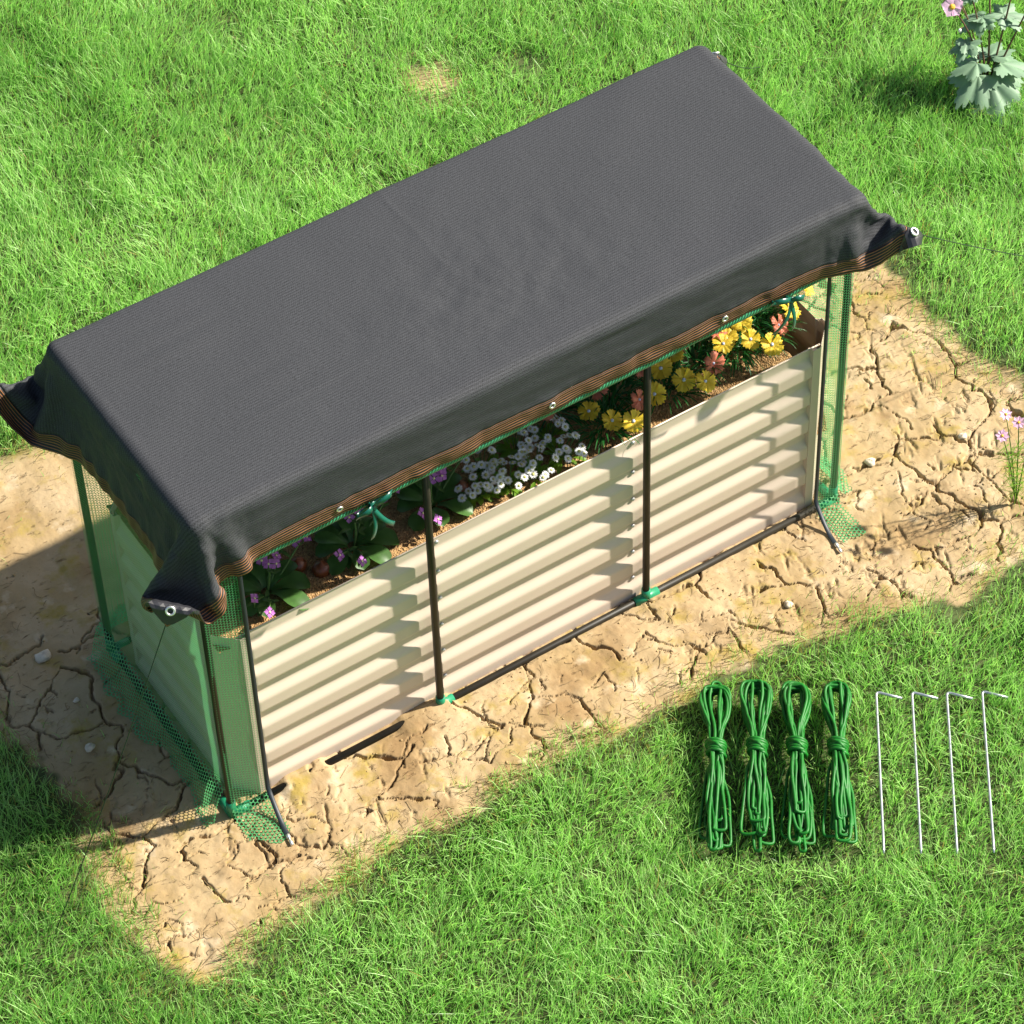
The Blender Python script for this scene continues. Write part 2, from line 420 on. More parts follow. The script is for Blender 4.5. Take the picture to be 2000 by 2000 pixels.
def build_ground():
    xs = axis(-.46, 2.46, .0031, 90.0); ys = axis(-.46, .74, .0031, 90.0)
    X, Y = np.meshgrid(xs, ys)
    sd = patch_sd(X, Y)
    edge = sd + .035 * fbm(X * 9, Y * 9, 21, 3)
    dirt = sstep(-.065, -.03, edge + .02 * fbm(X * 30, Y * 30, 23, 2))
    for cx, cy, rr in ((1.809, 1.96, .075), (2.08, 1.854, .05)):
        dirt = np.maximum(dirt, 1 - sstep(.8, 1.3, np.hypot(X - cx, Y - cy) / rr + .5 * fbm(X * 14, Y * 14, 131, 2)))
    Z = gh(X, Y)
    Z = Z + .0035 * fbm(X * 22, Y * 22, 8, 3) * dirt
    # fissures: borders of a jittered cell pattern, only some of them open, really cut into the sheet
    fine = (X > -.47) & (X < 2.47) & (Y > -.47) & (Y < .75) & (sd > -.03)
    px, py = X[fine], Y[fine]
    wx = px + .030 * fbm(px * 9, py * 9, 31, 3) + .011 * fbm(px * 38, py * 38, 33, 3); wy = py + .030 * fbm(px * 9, py * 9, 41, 3) + .011 * fbm(px * 38, py * 38, 43, 3)
    dep = np.zeros(len(px))
    for cell, seed, width, depth, thr in ((.165, 1, .0043, .024, .40), (.075, 2, .0026, .014, .60)):
        r2 = np.random.default_rng(seed)
        gx = np.arange(-.7, 2.7, cell); gy = np.arange(-.7, 1.0, cell)
        sx, sy = np.meshgrid(gx, gy)
        sx = (sx + r2.uniform(-.45, .45, sx.shape) * cell).ravel(); sy = (sy + r2.uniform(-.45, .45, sy.shape) * cell).ravel()
        for c0 in range(0, len(px), 40000):
            sl = slice(c0, c0 + 40000)
            d = (wx[sl, None] - sx[None]) ** 2 + (wy[sl, None] - sy[None]) ** 2
            ij = np.argpartition(d, 1, axis=1)[:, :2]
            r = np.arange(len(d)); d1 = d[r, ij[:, 0]]; d2 = d[r, ij[:, 1]]
            sw = d1 > d2; i1 = np.where(sw, ij[:, 1], ij[:, 0]); i2 = np.where(sw, ij[:, 0], ij[:, 1]); da = np.minimum(d1, d2); db = np.maximum(d1, d2)
            sep = np.hypot(sx[i1] - sx[i2], sy[i1] - sy[i2])
            e = (db - da) / (2 * sep + 1e-9)
            key = vnoise((sx[i1] + sx[i2]) * 40, (sy[i1] + sy[i2]) * 40, 77 + seed)
            open_ = sstep(thr, thr + .12, .55 * key + .45 * (vnoise(px[sl] * 6, py[sl] * 6, 90 + seed)) + .05)
            wloc = width * (.5 + .9 * vnoise(px[sl] * 30, py[sl] * 30, 95)) * open_
            dep[sl] = np.maximum(dep[sl], depth * open_ * (1 - sstep(.35, 1.0, e / (wloc + 1e-6))))
    z2 = Z[fine] - dep * sstep(-.02, .02, sd[fine]); Z[fine] = z2
    # small tool dents with a common direction
    ca, sa = math.cos(math.radians(62)), math.sin(math.radians(62))
    qx = px + .02 * fbm(px * 8, py * 8, 57, 2); qy = py + .02 * fbm(px * 8, py * 8, 58, 2)
    dn = fbm((qx * ca + qy * sa) * 18, (-qx * sa + qy * ca) * 48, 55, 4)
    Z[fine] -= .0055 * sstep(.26, .55, dn) * sstep(-.15, .25, fbm(px * 3.2, py * 3.2, 60, 2)) * sstep(.0, .04, sd[fine])
    V = np.stack([X, Y, Z], -1).reshape(-1, 3)
    ny, nx = X.shape
    idx = np.arange(ny * nx).reshape(ny, nx)
    F = np.stack([idx[:-1, :-1], idx[:-1, 1:], idx[1:, 1:], idx[1:, :-1]], -1).reshape(-1, 4)
    me = np_mesh('ground', V, F, MT['ground'])
    a = me.attributes.new('dirt', 'FLOAT', 'POINT'); a.data.foreach_set('value', dirt.ravel().astype(np.float32))
    tag(link('ground', me), kind='structure')

build_ground()

# ------------------------------------------------------------------ grass
ROPE_POS = [(1.168, -.366), (1.250, -.422), (1.330, -.476), (1.412, -.532)]
DOWN = Vector((-.269, -.387, 0)); DOWN.normalize()
STAKE_POS = [(1.487, -.598), (1.560, -.647), (1.630, -.695), (1.702, -.743)]

def build_grass():
    U = np.array([.839, -.544]); Vv = np.array([.544, .839]); C0 = np.array([1.21, .70])
    n_try = 980000
    a = rng.uniform(-3.1, 3.1, n_try); b = rng.uniform(-3.3, 3.3, n_try)
    far = np.maximum(np.abs(a) - 1.72, np.abs(b) - 2.08)
    keep = rng.random(n_try) < .30 + .70 * (1 - sstep(0, .5, far)) - .3 * sstep(.6, 1.35, far + .25 * rng.normal(0, 1, n_try))
    a, b = a[keep], b[keep]
    x = C0[0] + a * U[0] + b * Vv[0]; y = C0[1] + a * U[1] + b * Vv[1]
    sd = patch_sd(x, y) + .07 * fbm(x * 7, y * 7, 121, 3) + .06 * fbm(x * 24, y * 24, 125, 2)
    # width of the thinning border differs round the patch
    wide = .03 + .20 * sstep(1.0, 1.5, x) + .05 * sstep(.5, .8, y) * (x > 1.9)
    p = (1 - sstep(-wide * 1.0, wide * .9, sd)) ** (1 + .8 * sstep(1.0, 1.5, x))
    sparse_in = (rng.random(len(x)) < .012) & (sd < .12)
    # two thin places in the lawn behind
    for cx, cy, rr in ((1.809, 1.96, .085), (2.08, 1.854, .06)):
        q = np.hypot(x - cx, y - cy) / rr + .5 * fbm(x * 14, y * 14, 131, 2)
        p = np.where(q < 1, np.minimum(p, .22 + .6 * q ** 2), p)
    inside_box = (x > -.10) & (x < 1.88) & (y > -.12) & (y < .74)
    k = ((rng.random(len(x)) < p) | sparse_in) & ~inside_box
    x, y, sd = x[k], y[k], sd[k]
    n = len(x)
    print('grass blades', n)
    thin = sstep(-.16, .02, sd)
    clump = fbm(x * 7, y * 7, 141, 3)
    h = (.052 + .020 * clump + rng.normal(0, .012, n)) * (1 - .55 * thin)
    tuft = vnoise(x * 11, y * 11, 151) > .80
    h = np.where(tuft, h * 1.3, h)
    # pressed down under the cords and pegs
    for (px, py), ln, wd in [(q, .52, .045) for q in ROPE_POS] + [(q, .50, .02) for q in STAKE_POS]:
        t = (x - px) * DOWN.x + (y - py) * DOWN.y
        s = np.abs(-(x - px) * DOWN.y + (y - py) * DOWN.x)
        m = (t > -.03) & (t < ln) & (s < wd)
        h = np.where(m, np.minimum(h, .026), h)
    h = np.clip(h, .012, .105)
    wdt = rng.uniform(.0015, .0030, n) * (1 - .25 * thin)
    ang = rng.uniform(0, 2 * PI, n)
    lx = .45 * fbm(x * 5.5, y * 5.5, 161, 3) + rng.normal(0, .40, n); ly = .45 * fbm(x * 5.5, y * 5.5, 171, 3) + rng.normal(0, .40, n) - .08
    curl = rng.uniform(.1, .8, n)
    z0 = gh(x, y) - .004
    wx, wy = np.cos(ang) * wdt, np.sin(ang) * wdt
    V = np.empty((n, 7, 3))
    for i, t in enumerate((0, .38, .74)):
        bend = t * .55 + t * t * curl
        cx = x + lx * h * bend; cy = y + ly * h * bend; cz = z0 + h * (t - .28 * t * t * (lx ** 2 + ly ** 2) * curl)
        w = (1, .95, .62)[i]
        V[:, 2 * i] = np.stack([cx - wx * w * .5, cy - wy * w * .5, cz], -1); V[:, 2 * i + 1] = np.stack([cx + wx * w * .5, cy + wy * w * .5, cz], -1)
    bend = .55 + curl
    V[:, 6] = np.stack([x + lx * h * bend, y + ly * h * bend, z0 + h * (1 - .28 * (lx ** 2 + ly ** 2) * curl)], -1)
    base = np.arange(n)[:, None] * 7
    F = np.concatenate([base + np.array([[0, 1, 3]]), base + np.array([[0, 3, 2]]), base + np.array([[2, 3, 5]]), base + np.array([[2, 5, 4]]), base + np.array([[4, 5, 6]])])
    me = np_mesh('lawn_grass', V.reshape(-1, 3), F, MT['grass'], smooth=True)
    r = rng.random(n)
    hue = np.clip(.5 + .5 * fbm(x * 2.2, y * 2.2, 181, 3) + rng.normal(0, .22, n), 0, 1)
    c = np.array([.23, .45, .105]) * (1 - hue[:, None]) + np.array([.48, .70, .27]) * hue[:, None]
    dry = (r < .035 + .40 * thin)
    c = np.where(dry[:, None], np.array([.36, .29, .10]) * rng.uniform(.6, 1.2, (n, 1)), c)
    br = (r > .975); c = np.where(br[:, None], c * .55 + .03, c)
    colr = np.ones((n, 7, 4), np.float32); colr[:, :, :3] = c[:, None, :]
    at = me.color_attributes.new('Col', 'FLOAT_COLOR', 'POINT'); at.data.foreach_set('color', colr.ravel())
    tag(link('lawn_grass', me), 'short bright green lawn grass growing all round the bare clay patch', 'grass', kind='stuff')

build_grass()

# ------------------------------------------------------------------ pebbles on the clay
def pebble(i, x, y, r, label):
    mb = MB(); vs = []; n, m = 10, 7
    rr = np.random.default_rng(300 + i)
    sx, sy, sz = rr.uniform(.8, 1.3), rr.uniform(.7, 1.1), rr.uniform(.45, .7)
    z0 = float(gh(x, y))
    for a in range(m + 1):
        th = PI * a / m
        for b in range(n):
            ph = 2 * PI * b / n
            q = 1 + .22 * math.sin(3 * ph + i) * math.sin(2 * th + i * 2) + rr.uniform(-.07, .07)
            vs.append((x + r * sx * q * math.sin(th) * math.cos(ph), y + r * sy * q * math.sin(th) * math.sin(ph), z0 + r * .25 + r * sz * q * math.cos(th)))
    fs = [(a * n + b, a * n + (b + 1) % n, (a + 1) * n + (b + 1) % n, (a + 1) * n + b) for a in range(m) for b in range(n)]
    mb.add(vs, fs)
    tag(mb.build('pebble', MT['stone']), label, 'pebble', 'pebbles lying on the bare clay')

for i, (x, y, r, lab) in enumerate([
        (-.154, .686, .020, 'largest pale stone on the clay left of the netted back corner'),
        (-.150, .516, .009, 'small pale pebble on the clay left of the netted end'),
        (-.194, .364, .012, 'grey pebble on the shaded clay beside the left net skirt'),
        (1.496, -.223, .013, 'pale pebble at the thin grass below the right end of the bed'),
        (1.961, .051, .014, 'pale stone on the sunny clay right of the netted corner'),
        (2.216, -.013, .011, 'small pale pebble on the clay near the pink wild flower')]):
    pebble(i, x, y, r, lab)

def build_litter():
    # dry grass bits and crumbs of clay strewn over the bare ground
    n = 5200
    x = rng.uniform(-.45, 2.5, n); y = rng.uniform(-.45, 1.3, n)
    sd = patch_sd(x, y)
    k = (sd > -.03) & ((y < -.02) | (x < -.03) | (x > 1.84)) & (rng.random(n) < (.20 + .8 * np.exp(-np.maximum(sd, 0) / .06)))
    x, y = x[k], y[k]; n = len(x)
    a = rng.normal(.9, .9, n); ln = rng.uniform(.010, .042, n); w = rng.uniform(.0005, .0011, n); cv = rng.normal(0, .35, n)
    V = np.empty((n, 8, 3))
    for i, t in enumerate((-.5, -.17, .17, .5)):
        an = a + cv * t * 2; px = x + np.cos(an) * ln * t; py = y + np.sin(an) * ln * t; z = gh(px, py) + .0022 + .003 * rng.random(n) * (abs(t) > .3)
        V[:, 2 * i] = np.stack([px - np.sin(an) * w, py + np.cos(an) * w, z], -1); V[:, 2 * i + 1] = np.stack([px + np.sin(an) * w, py - np.cos(an) * w, z], -1)
    b = np.arange(n)[:, None] * 8
    F = np.concatenate([b + np.array([[0, 1, 3, 2]]), b + np.array([[2, 3, 5, 4]]), b + np.array([[4, 5, 7, 6]])])
    tag(link('dry_stalks', np_mesh('dry_stalks', V.reshape(-1, 3), F, MT['straw'])), 'dry grass stalks strewn over the bare clay', 'dry grass', kind='stuff')
    n = 4200
    x = rng.uniform(-.45, 2.5, n); y = rng.uniform(-.45, 1.3, n); sd = patch_sd(x, y)
    k = (sd > -.02) & ((y < -.02) | (x < -.03) | (x > 1.84)) & (vnoise(x * 7, y * 7, 301) > .45)
    x, y = x[k], y[k]; n = len(x); r = .0012 + .0035 * rng.random(n) ** 3
    oct_ = np.array([(1, 0, 0), (0, 1, 0), (-1, 0, 0), (0, -1, 0), (0, 0, .8), (0, 0, -.6)])
    V = np.stack([x, y, gh(x, y) + r * .3], -1)[:, None, :] + oct_[None] * r[:, None, None] * rng.uniform(.6, 1.3, (n, 6, 1))
    tri = np.array([(0, 1, 4), (1, 2, 4), (2, 3, 4), (3, 0, 4), (1, 0, 5), (2, 1, 5), (3, 2, 5), (0, 3, 5)])
    F = (np.arange(n)[:, None, None] * 6 + tri[None]).reshape(-1, 3)
    tag(link('clay_crumbs', np_mesh('clay_crumbs', V.reshape(-1, 3), F, MT['clay'], smooth=False)), 'loose crumbs of dry clay lying on the bare ground', 'clay', kind='stuff')

build_litter()

# ------------------------------------------------------------------ steel planter
PX0, PX1, PY0, PY1, PH = .030, 1.808, .032, .586, .580
def corr(z):
    """depth of the corrugation (0 valley .. .014 ridge) at height z"""
    t = ((PH - z) - .029) / .0995
    t = t - np.floor(t)
    d = sstep(-.02, .28, t) - sstep(.61, .81, t)
    d = np.where(z > PH - .029, sstep(-.02, .28, -(z - (PH - .029)) / .0995) , d)
    return d * .0125

def corr_panel(p0, p1, out, zlo=-.03, off=0.0, taper0=.02, taper1=.02, nlong=26):
    """sheet from p0 to p1 (plan points) with horizontal corrugation pushed along out"""
    p0 = np.array(p0); p1 = np.array(p1); out = np.array(out, float)
    ln = np.hypot(*(p1 - p0))
    s = np.unique(np.concatenate([np.linspace(0, ln, nlong), np.linspace(0, .05, 9), np.linspace(ln - .05, ln, 9)]))
    z = np.linspace(PH, zlo, 150)
    S, Z = np.meshgrid(s, z)
    d = corr(Z)
    f = np.ones_like(S)
    if taper0: f = f * sstep(.012, .012 + taper0, S)
    if taper1: f = f * (1 - sstep(ln - .012 - taper1, ln - .012, S))
    d = d * f + off
    P = np.stack([p0[0] + (p1 - p0)[0] * S / ln + out[0] * d, p0[1] + (p1 - p0)[1] * S / ln + out[1] * d, Z], -1)
    return P, np.stack([S, Z], -1)

planter = tag(empty('planter_box', (.92, .30, 0)), 'cream corrugated steel raised bed with chamfered corners, filled with soil and flowers', 'planter')
SEAM = [.085, .630, 1.191, 1.752]
for k in range(3):
    a, b = SEAM[k], SEAM[k + 1]
    lap = .012 if k < 2 else 0
    for (yy, out, nm) in ((PY0, (0, -1), 'front_panel'), (PY1, (0, 1), 'back_panel')):
        P, uv = corr_panel((a - (.0 if k == 0 else .012), yy), (b + lap, yy), out, off=.0016 if k == 1 else 0, taper0=.02 if k == 0 else 0, taper1=.02 if k == 2 else 0)
        mb = MB(); mb.grid(P, uv); mb.build(nm, MT['cream'], planter)
for (xx, out) in ((PX0 + .012, (-1, 0)), (PX1 - .012, (1, 0))):
    P, uv = corr_panel((xx, .075), (xx, PY1 - .047), out, taper0=.0, taper1=.0); mb = MB(); mb.grid(P, uv); mb.build('end_panel', MT['cream'], planter)
# chamfered corner strips standing proud of the panels
def corner_strip(cx, cy, sx, sy):
    c = .062; st = .012
    def pt(u, v): return (cx + sx * u, cy + sy * v)
    plan = [pt(c + .028, st + .0025), pt(c + .024, st + .002), pt(c + .022, 0), pt(c, 0), pt(0, c), pt(0, c + .018), pt(st + .0, c + .020), pt(st + .0025, c + .026)]
    zz = np.concatenate([np.linspace(PH + .002, -.03, 50)])
    P = np.array([[(x, y, z) for (x, y) in plan] for z in zz])
    for j, z in enumerate(zz):                                         # scalloped edge that follows the waves
        w = float(corr(np.array(z))) / .0120
        P[j, 0, 0] += sx * .006 * w; P[j, 0, 1] -= sy * .010 * w
    mb = MB(); mb.grid(P); o = mb.build('corner_strip', MT['cream'], planter, smooth=False)
    md = o.modifiers.new('thickness', 'SOLIDIFY'); md.thickness = .0016; md.offset = 0
for cx, sx in ((PX0, 1), (PX1, -1)):
    for cy, sy in ((PY0 - .012, 1), (PY1 + .012, -1)):
        corner_strip(cx, cy, sx, sy)
# rolled top lip along the front and back
for yy in (PY0, PY1):
    mb = MB(); mb.tube([(SEAM[0], yy, PH), (SEAM[3], yy, PH)], .0022, 8); mb.build('top_lip', MT['cream'], planter)
# bolts
mb = MB(); rings = []
for r, h in ((.0062, 0), (.0060, .0018), (.0045, .0032), (.0020, .0040)):
    rings.append([(r * math.cos(2 * PI * k / 12), -h, r * math.sin(2 * PI * k / 12)) for k in range(12)])
mb.grid(np.array([q + [q[0]] for q in rings])); mb.add([(p[0], p[1], p[2]) for p in rings[-1]], [tuple(range(12))])
bolt_o = mb.build('bolt', MT['bolt'], planter); bolt_me = bolt_o.data; bpy.data.objects.remove(bolt_o)
for xs_, zs in ((SEAM[1], 6), (SEAM[2], 6), (SEAM[3] - .013, 6), (SEAM[0] + .013, 6)):
    for q in range(zs):
        z = .566 - .0998 * q - (.006 if q else 0)
        o = link('bolt', bolt_me, planter); o.location = Vector((xs_, PY0 - .0022, z)) - planter.location

# soil
def build_soil():
    xs = np.linspace(PX0 + .012, PX1 - .012, 330); ys = np.linspace(PY0 + .003, PY1 - .003, 110)
    X, Y = np.meshgrid(xs, ys)
    Z = .546 + .008 * fbm(X * 6, Y * 6, 201, 3) + .006 * fbm(X * 40, Y * 40, 203, 3)
    Z += .004 * (1 - sstep(.03, .10, Y))
    Z -= .26 * sstep(1.685, 1.71, X + .02 * fbm(X * 15, Y * 15, 207, 2) + .10 * (Y - .12) * 0)
    Z -= .05 * sstep(1.25, 1.6, X) * (1 - sstep(.036, .055, Y))
    V = np.stack([X, Y, Z], -1).reshape(-1, 3); ny, nx = X.shape
    idx = np.arange(ny * nx).reshape(ny, nx)
    F = np.stack([idx[:-1, :-1], idx[:-1, 1:], idx[1:, 1:], idx[1:, :-1]], -1).reshape(-1, 4)
    tag(link('bed_soil', np_mesh('bed_soil', V, F, MT['soil'])), 'coarse orange brown soil filling the cream steel bed', 'soil', kind='stuff')
build_soil()
SZ = .550

# ------------------------------------------------------------------ tube frame
frame = tag(empty('tube_frame', (L / 2, W / 2, 0)), 'dark coated tube frame with green plastic joints, standing over the raised bed', 'frame')
M1, M2 = .596, 1.212
PR = .0094
def pole(a, b, nm):
    mb = MB(); mb.tube([a, b], PR, 14); mb.build(nm, MT['pole'], frame)
for x in (0, M1, M2, L):
    for y in (0, W):
        pole((x, y, .012), (x, y, HF - .01), 'pole')
for z in (0.0, HF):
    for y in (0, W): pole((.0, y, z), (L, y, z), 'ground_rail' if z == 0 else 'top_rail')
    for x in (0, L): pole((x, 0, z), (x, W, z), 'ground_rail' if z == 0 else 'top_rail')
for x in (0, M1, M2, L):
    for y in (0, W):
        for z in (0.0, HF):
            mb = MB(); sz = 1 if z == 0 else -1; sy = 1 if y == 0 else -1; R = .0122
            mb.tube([(x, y, z - sz * .004), (x, y, z + sz * (.030 if x in (M1, M2) else .05))], R, 14)
            if x in (M1, M2): mb.tube([(x - .036, y, z), (x + .036, y, z)], R, 14)
            else:
                mb.tube([(x, y, z), (x + (.05 if x == 0 else -.05), y, z)], R, 14)
                mb.tube([(x, y, z), (x, y + sy * .05, z)], R, 14)
            mb.build('joint', MT['joint'], frame)

# ------------------------------------------------------------------ netting cover
cover = tag(empty('net_cover', (L / 2, W / 2 + .001, 0)), 'green hexagonal netting cover hung on the tube frame, its front rolled up and tied', 'netting')
def net_wall(name, p0, p1, out, seed, top=1.055, skirt=.11, lift=.10, puff=.05, two=True, skirt_gap=0.0):
    p0 = np.array(p0, float); p1 = np.array(p1, float); out = np.array(out, float)
    ln = float(np.hypot(*(p1 - p0))); ns = max(6, int(ln / .012)); s = np.linspace(0, ln, ns)
    z = np.linspace(top, lift, 40)
    S, Z = np.meshgrid(s, z)
    bow = .006 * fbm(S * 4 + seed, Z * 3, 211 + seed, 2)
    base = p0 + (p1 - p0) * (S / ln)[..., None]
    P = np.concatenate([base + out * bow[..., None], Z[..., None]], -1)
    mb = MB(); mb.grid(P, np.stack([S, Z], -1))
    wall = mb.build(name, MT['net'], cover)
    # the skirt falls from the wall and lies out over the ground
    q = np.linspace(0, 1, 22); s2 = s[(s >= skirt_gap) & (s <= ln - skirt_gap)]; S2, Q = np.meshgrid(s2, q)
    amp = 1 + .75 * fbm(S2 * 7 + seed * 3.1, S2 * 0 + .5, 221 + seed, 3)
    reach = skirt * amp
    o = puff * amp * np.sin(np.clip(Q / .6, 0, 1) * PI / 2) * .8 + (reach - puff * .8) * sstep(.45, 1.0, Q)
    base = p0 + (p1 - p0) * (S2 / ln)[..., None]
    bow = .006 * fbm(S2 * 4 + seed, S2 * 0 + lift * 3, 211 + seed, 2)
    XY = base + out * (o + bow * (1 - Q))[..., None]
    G = gh(XY[..., 0], XY[..., 1]) + .004
    zz = lift * (1 - sstep(0, .62, Q)) + G * sstep(0, .6, Q) + .018 * np.maximum(0, fbm(S2 * 16, Q * 3, 231 + seed, 2)) * sstep(.4, .8, Q)
    zz = np.maximum(zz, G)
    P2 = np.concatenate([XY, zz[..., None]], -1)
    arc = np.cumsum(np.concatenate([np.zeros((1, P2.shape[1])), np.linalg.norm(np.diff(P2, axis=0), axis=2)]), axis=0)
    mb = MB(); mb.grid(P2, np.stack([S2, lift - arc], -1)); mb.build('skirt', MT['net_skirt'], wall)
    return wall
E0 = .0125
net_wall('end_net', (-E0, -.006), (-E0, W + .006), (-1, 0), 1, skirt=.075, puff=.055, lift=.11)
net_wall('end_net', (L + E0, -.006), (L + E0, W + .006), (1, 0), 2, skirt=.05, puff=.02, lift=.06)
net_wall('back_net', (-.006, W + E0), (L + .006, W + E0), (0, 1), 3, skirt=.09, puff=.04)
ZL, ZR = .096, L - .068
net_wall('door_side_net', (-.006, -E0), (ZL, -E0), (0, -1), 4, skirt=.115, puff=.015, lift=.03)
net_wall('door_side_net', (ZR, -E0), (L + .006, -E0), (0, -1), 5, skirt=.10, puff=.015, lift=.03)
# zip tapes at the inner edge of the two front strips, their ends lying on the clay
for zx, ex, sg in ((ZL, .078, 1), (ZR, 1.712, -1)):
    pts = [(zx, -E0 - .002, z) for z in np.linspace(1.0, .05, 20)]
    for t in np.linspace(.1, 1, 9):
        x = zx + (ex - zx) * t + .010 * math.sin(t * PI) * sg * .0; y = -E0 - .002 - .118 * t; z = max(.05 * (1 - t) ** 2, float(gh(x, y)) + .006)
        pts.append((x, y, z))
    mb = MB()
    P = np.array([[(p[0] - .0062, p[1], p[2]), (p[0] - .0045, p[1] - .0025, p[2] + .001), (p[0] + .0045, p[1] - .0025, p[2] + .001), (p[0] + .0062, p[1], p[2]), (p[0], p[1] + .0022, p[2] - .001), (p[0] - .0062, p[1], p[2])] for p in pts])
    mb.grid(P); zp = mb.build('zipper', MT['zipper'], cover)
    e = Vector(pts[-1]); d = (Vector(pts[-1]) - Vector(pts[-3])).normalized()
    mb = MB(); mb.tube([e - d * .002, e + d * .008], .0055, 8); mb.tube([e + d * .008, e + d * .030], [.003, .0045], 8); mb.build('slider', MT['zinc'], zp)
# rolled front door under the hem
n = 220; m = 20; xs = np.linspace(.085, ZR - .0, n)
P = np.empty((n, m + 1, 3)); UV = np.empty((n, m + 1, 2))
for i, x in enumerate(xs):
    r = .0150 + .0022 * float(fbm(np.array(x * 9), np.array(.3), 241, 2)); cz = .894 + .003 * float(fbm(np.array(x * 3), np.array(1.7), 243, 2))
    for k in range(m + 1):
        a = 2 * PI * k / m; P[i, k] = (x, -.020 + r * math.cos(a), cz + r * math.sin(a)); UV[i, k] = (x, a * r)
mb = MB(); mb.grid(P, UV); roll = mb.build('rolled_door', MT['roll'], cover)
# ribbon bows that hold the roll up
def ribbon(mb, pts, w):
    pts = [Vector(p) for p in pts]; side = Vector((.35, -.25, .9)); A = []
    for i, p in enumerate(pts):
        t = (pts[min(i + 1, len(pts) - 1)] - pts[max(i - 1, 0)]).normalized(); s = t.cross(Vector((.25, -.9, .35))); s.normalize()
        A.append([tuple(p - s * w / 2), tuple(p + s * w / 2)])
    mb.grid(np.array(A))
def bow(x, z, flip):
    mb = MB(); y = -.052
    mb.tube([(x - .006, y, z + .004), (x + .006, y - .004, z - .004)], .008, 8)
    mb.torus((x, -.020, .894), (1, 0, 0), .019, .003, 20, 6)
    for sg, ln, hh in ((1 * flip, .052, .020), (-1 * flip, .040, -.012)):
        pts = []
        for t in np.linspace(0, 1, 16):
            a = t * 2 * PI
            pts.append((x + sg * ln * (1 - math.cos(a)) / 2, y - .016 * math.sin(a), z + hh * (1 - math.cos(a)) / 2 + .016 * math.sin(a) - .012 * t * (1 - t)))
        ribbon(mb, pts, .014)
    for sg, ln in ((.05 * flip, .085), (-.01 * flip, .10)):
        ribbon(mb, [(x + sg * t ** 1.3, y - .005 - .012 * math.sin(t * 3), z - ln * t) for t in np.linspace(0, 1, 9)], .012)
    o = mb.build('tie_ribbon', MT['ribbon'], cover)
    md = o.modifiers.new('thickness', 'SOLIDIFY'); md.thickness = .0008
bow(.425, .902, 1); bow(1.585, .900, -1)

# ------------------------------------------------------------------ shade cloth: a small drape simulation
TOP = 1.090
BX0, BX1, BY0, BY1 = -.016, 1.822, -.034, .650
OVL, OVR, OVF, OVB = .215, .140, .172, .20
TABS = dict(FL=(-.116, -.064, .858), FR=(1.924, -.108, .945), BR=(1.938, .740, .893), BL=(-.145, .745, .890))

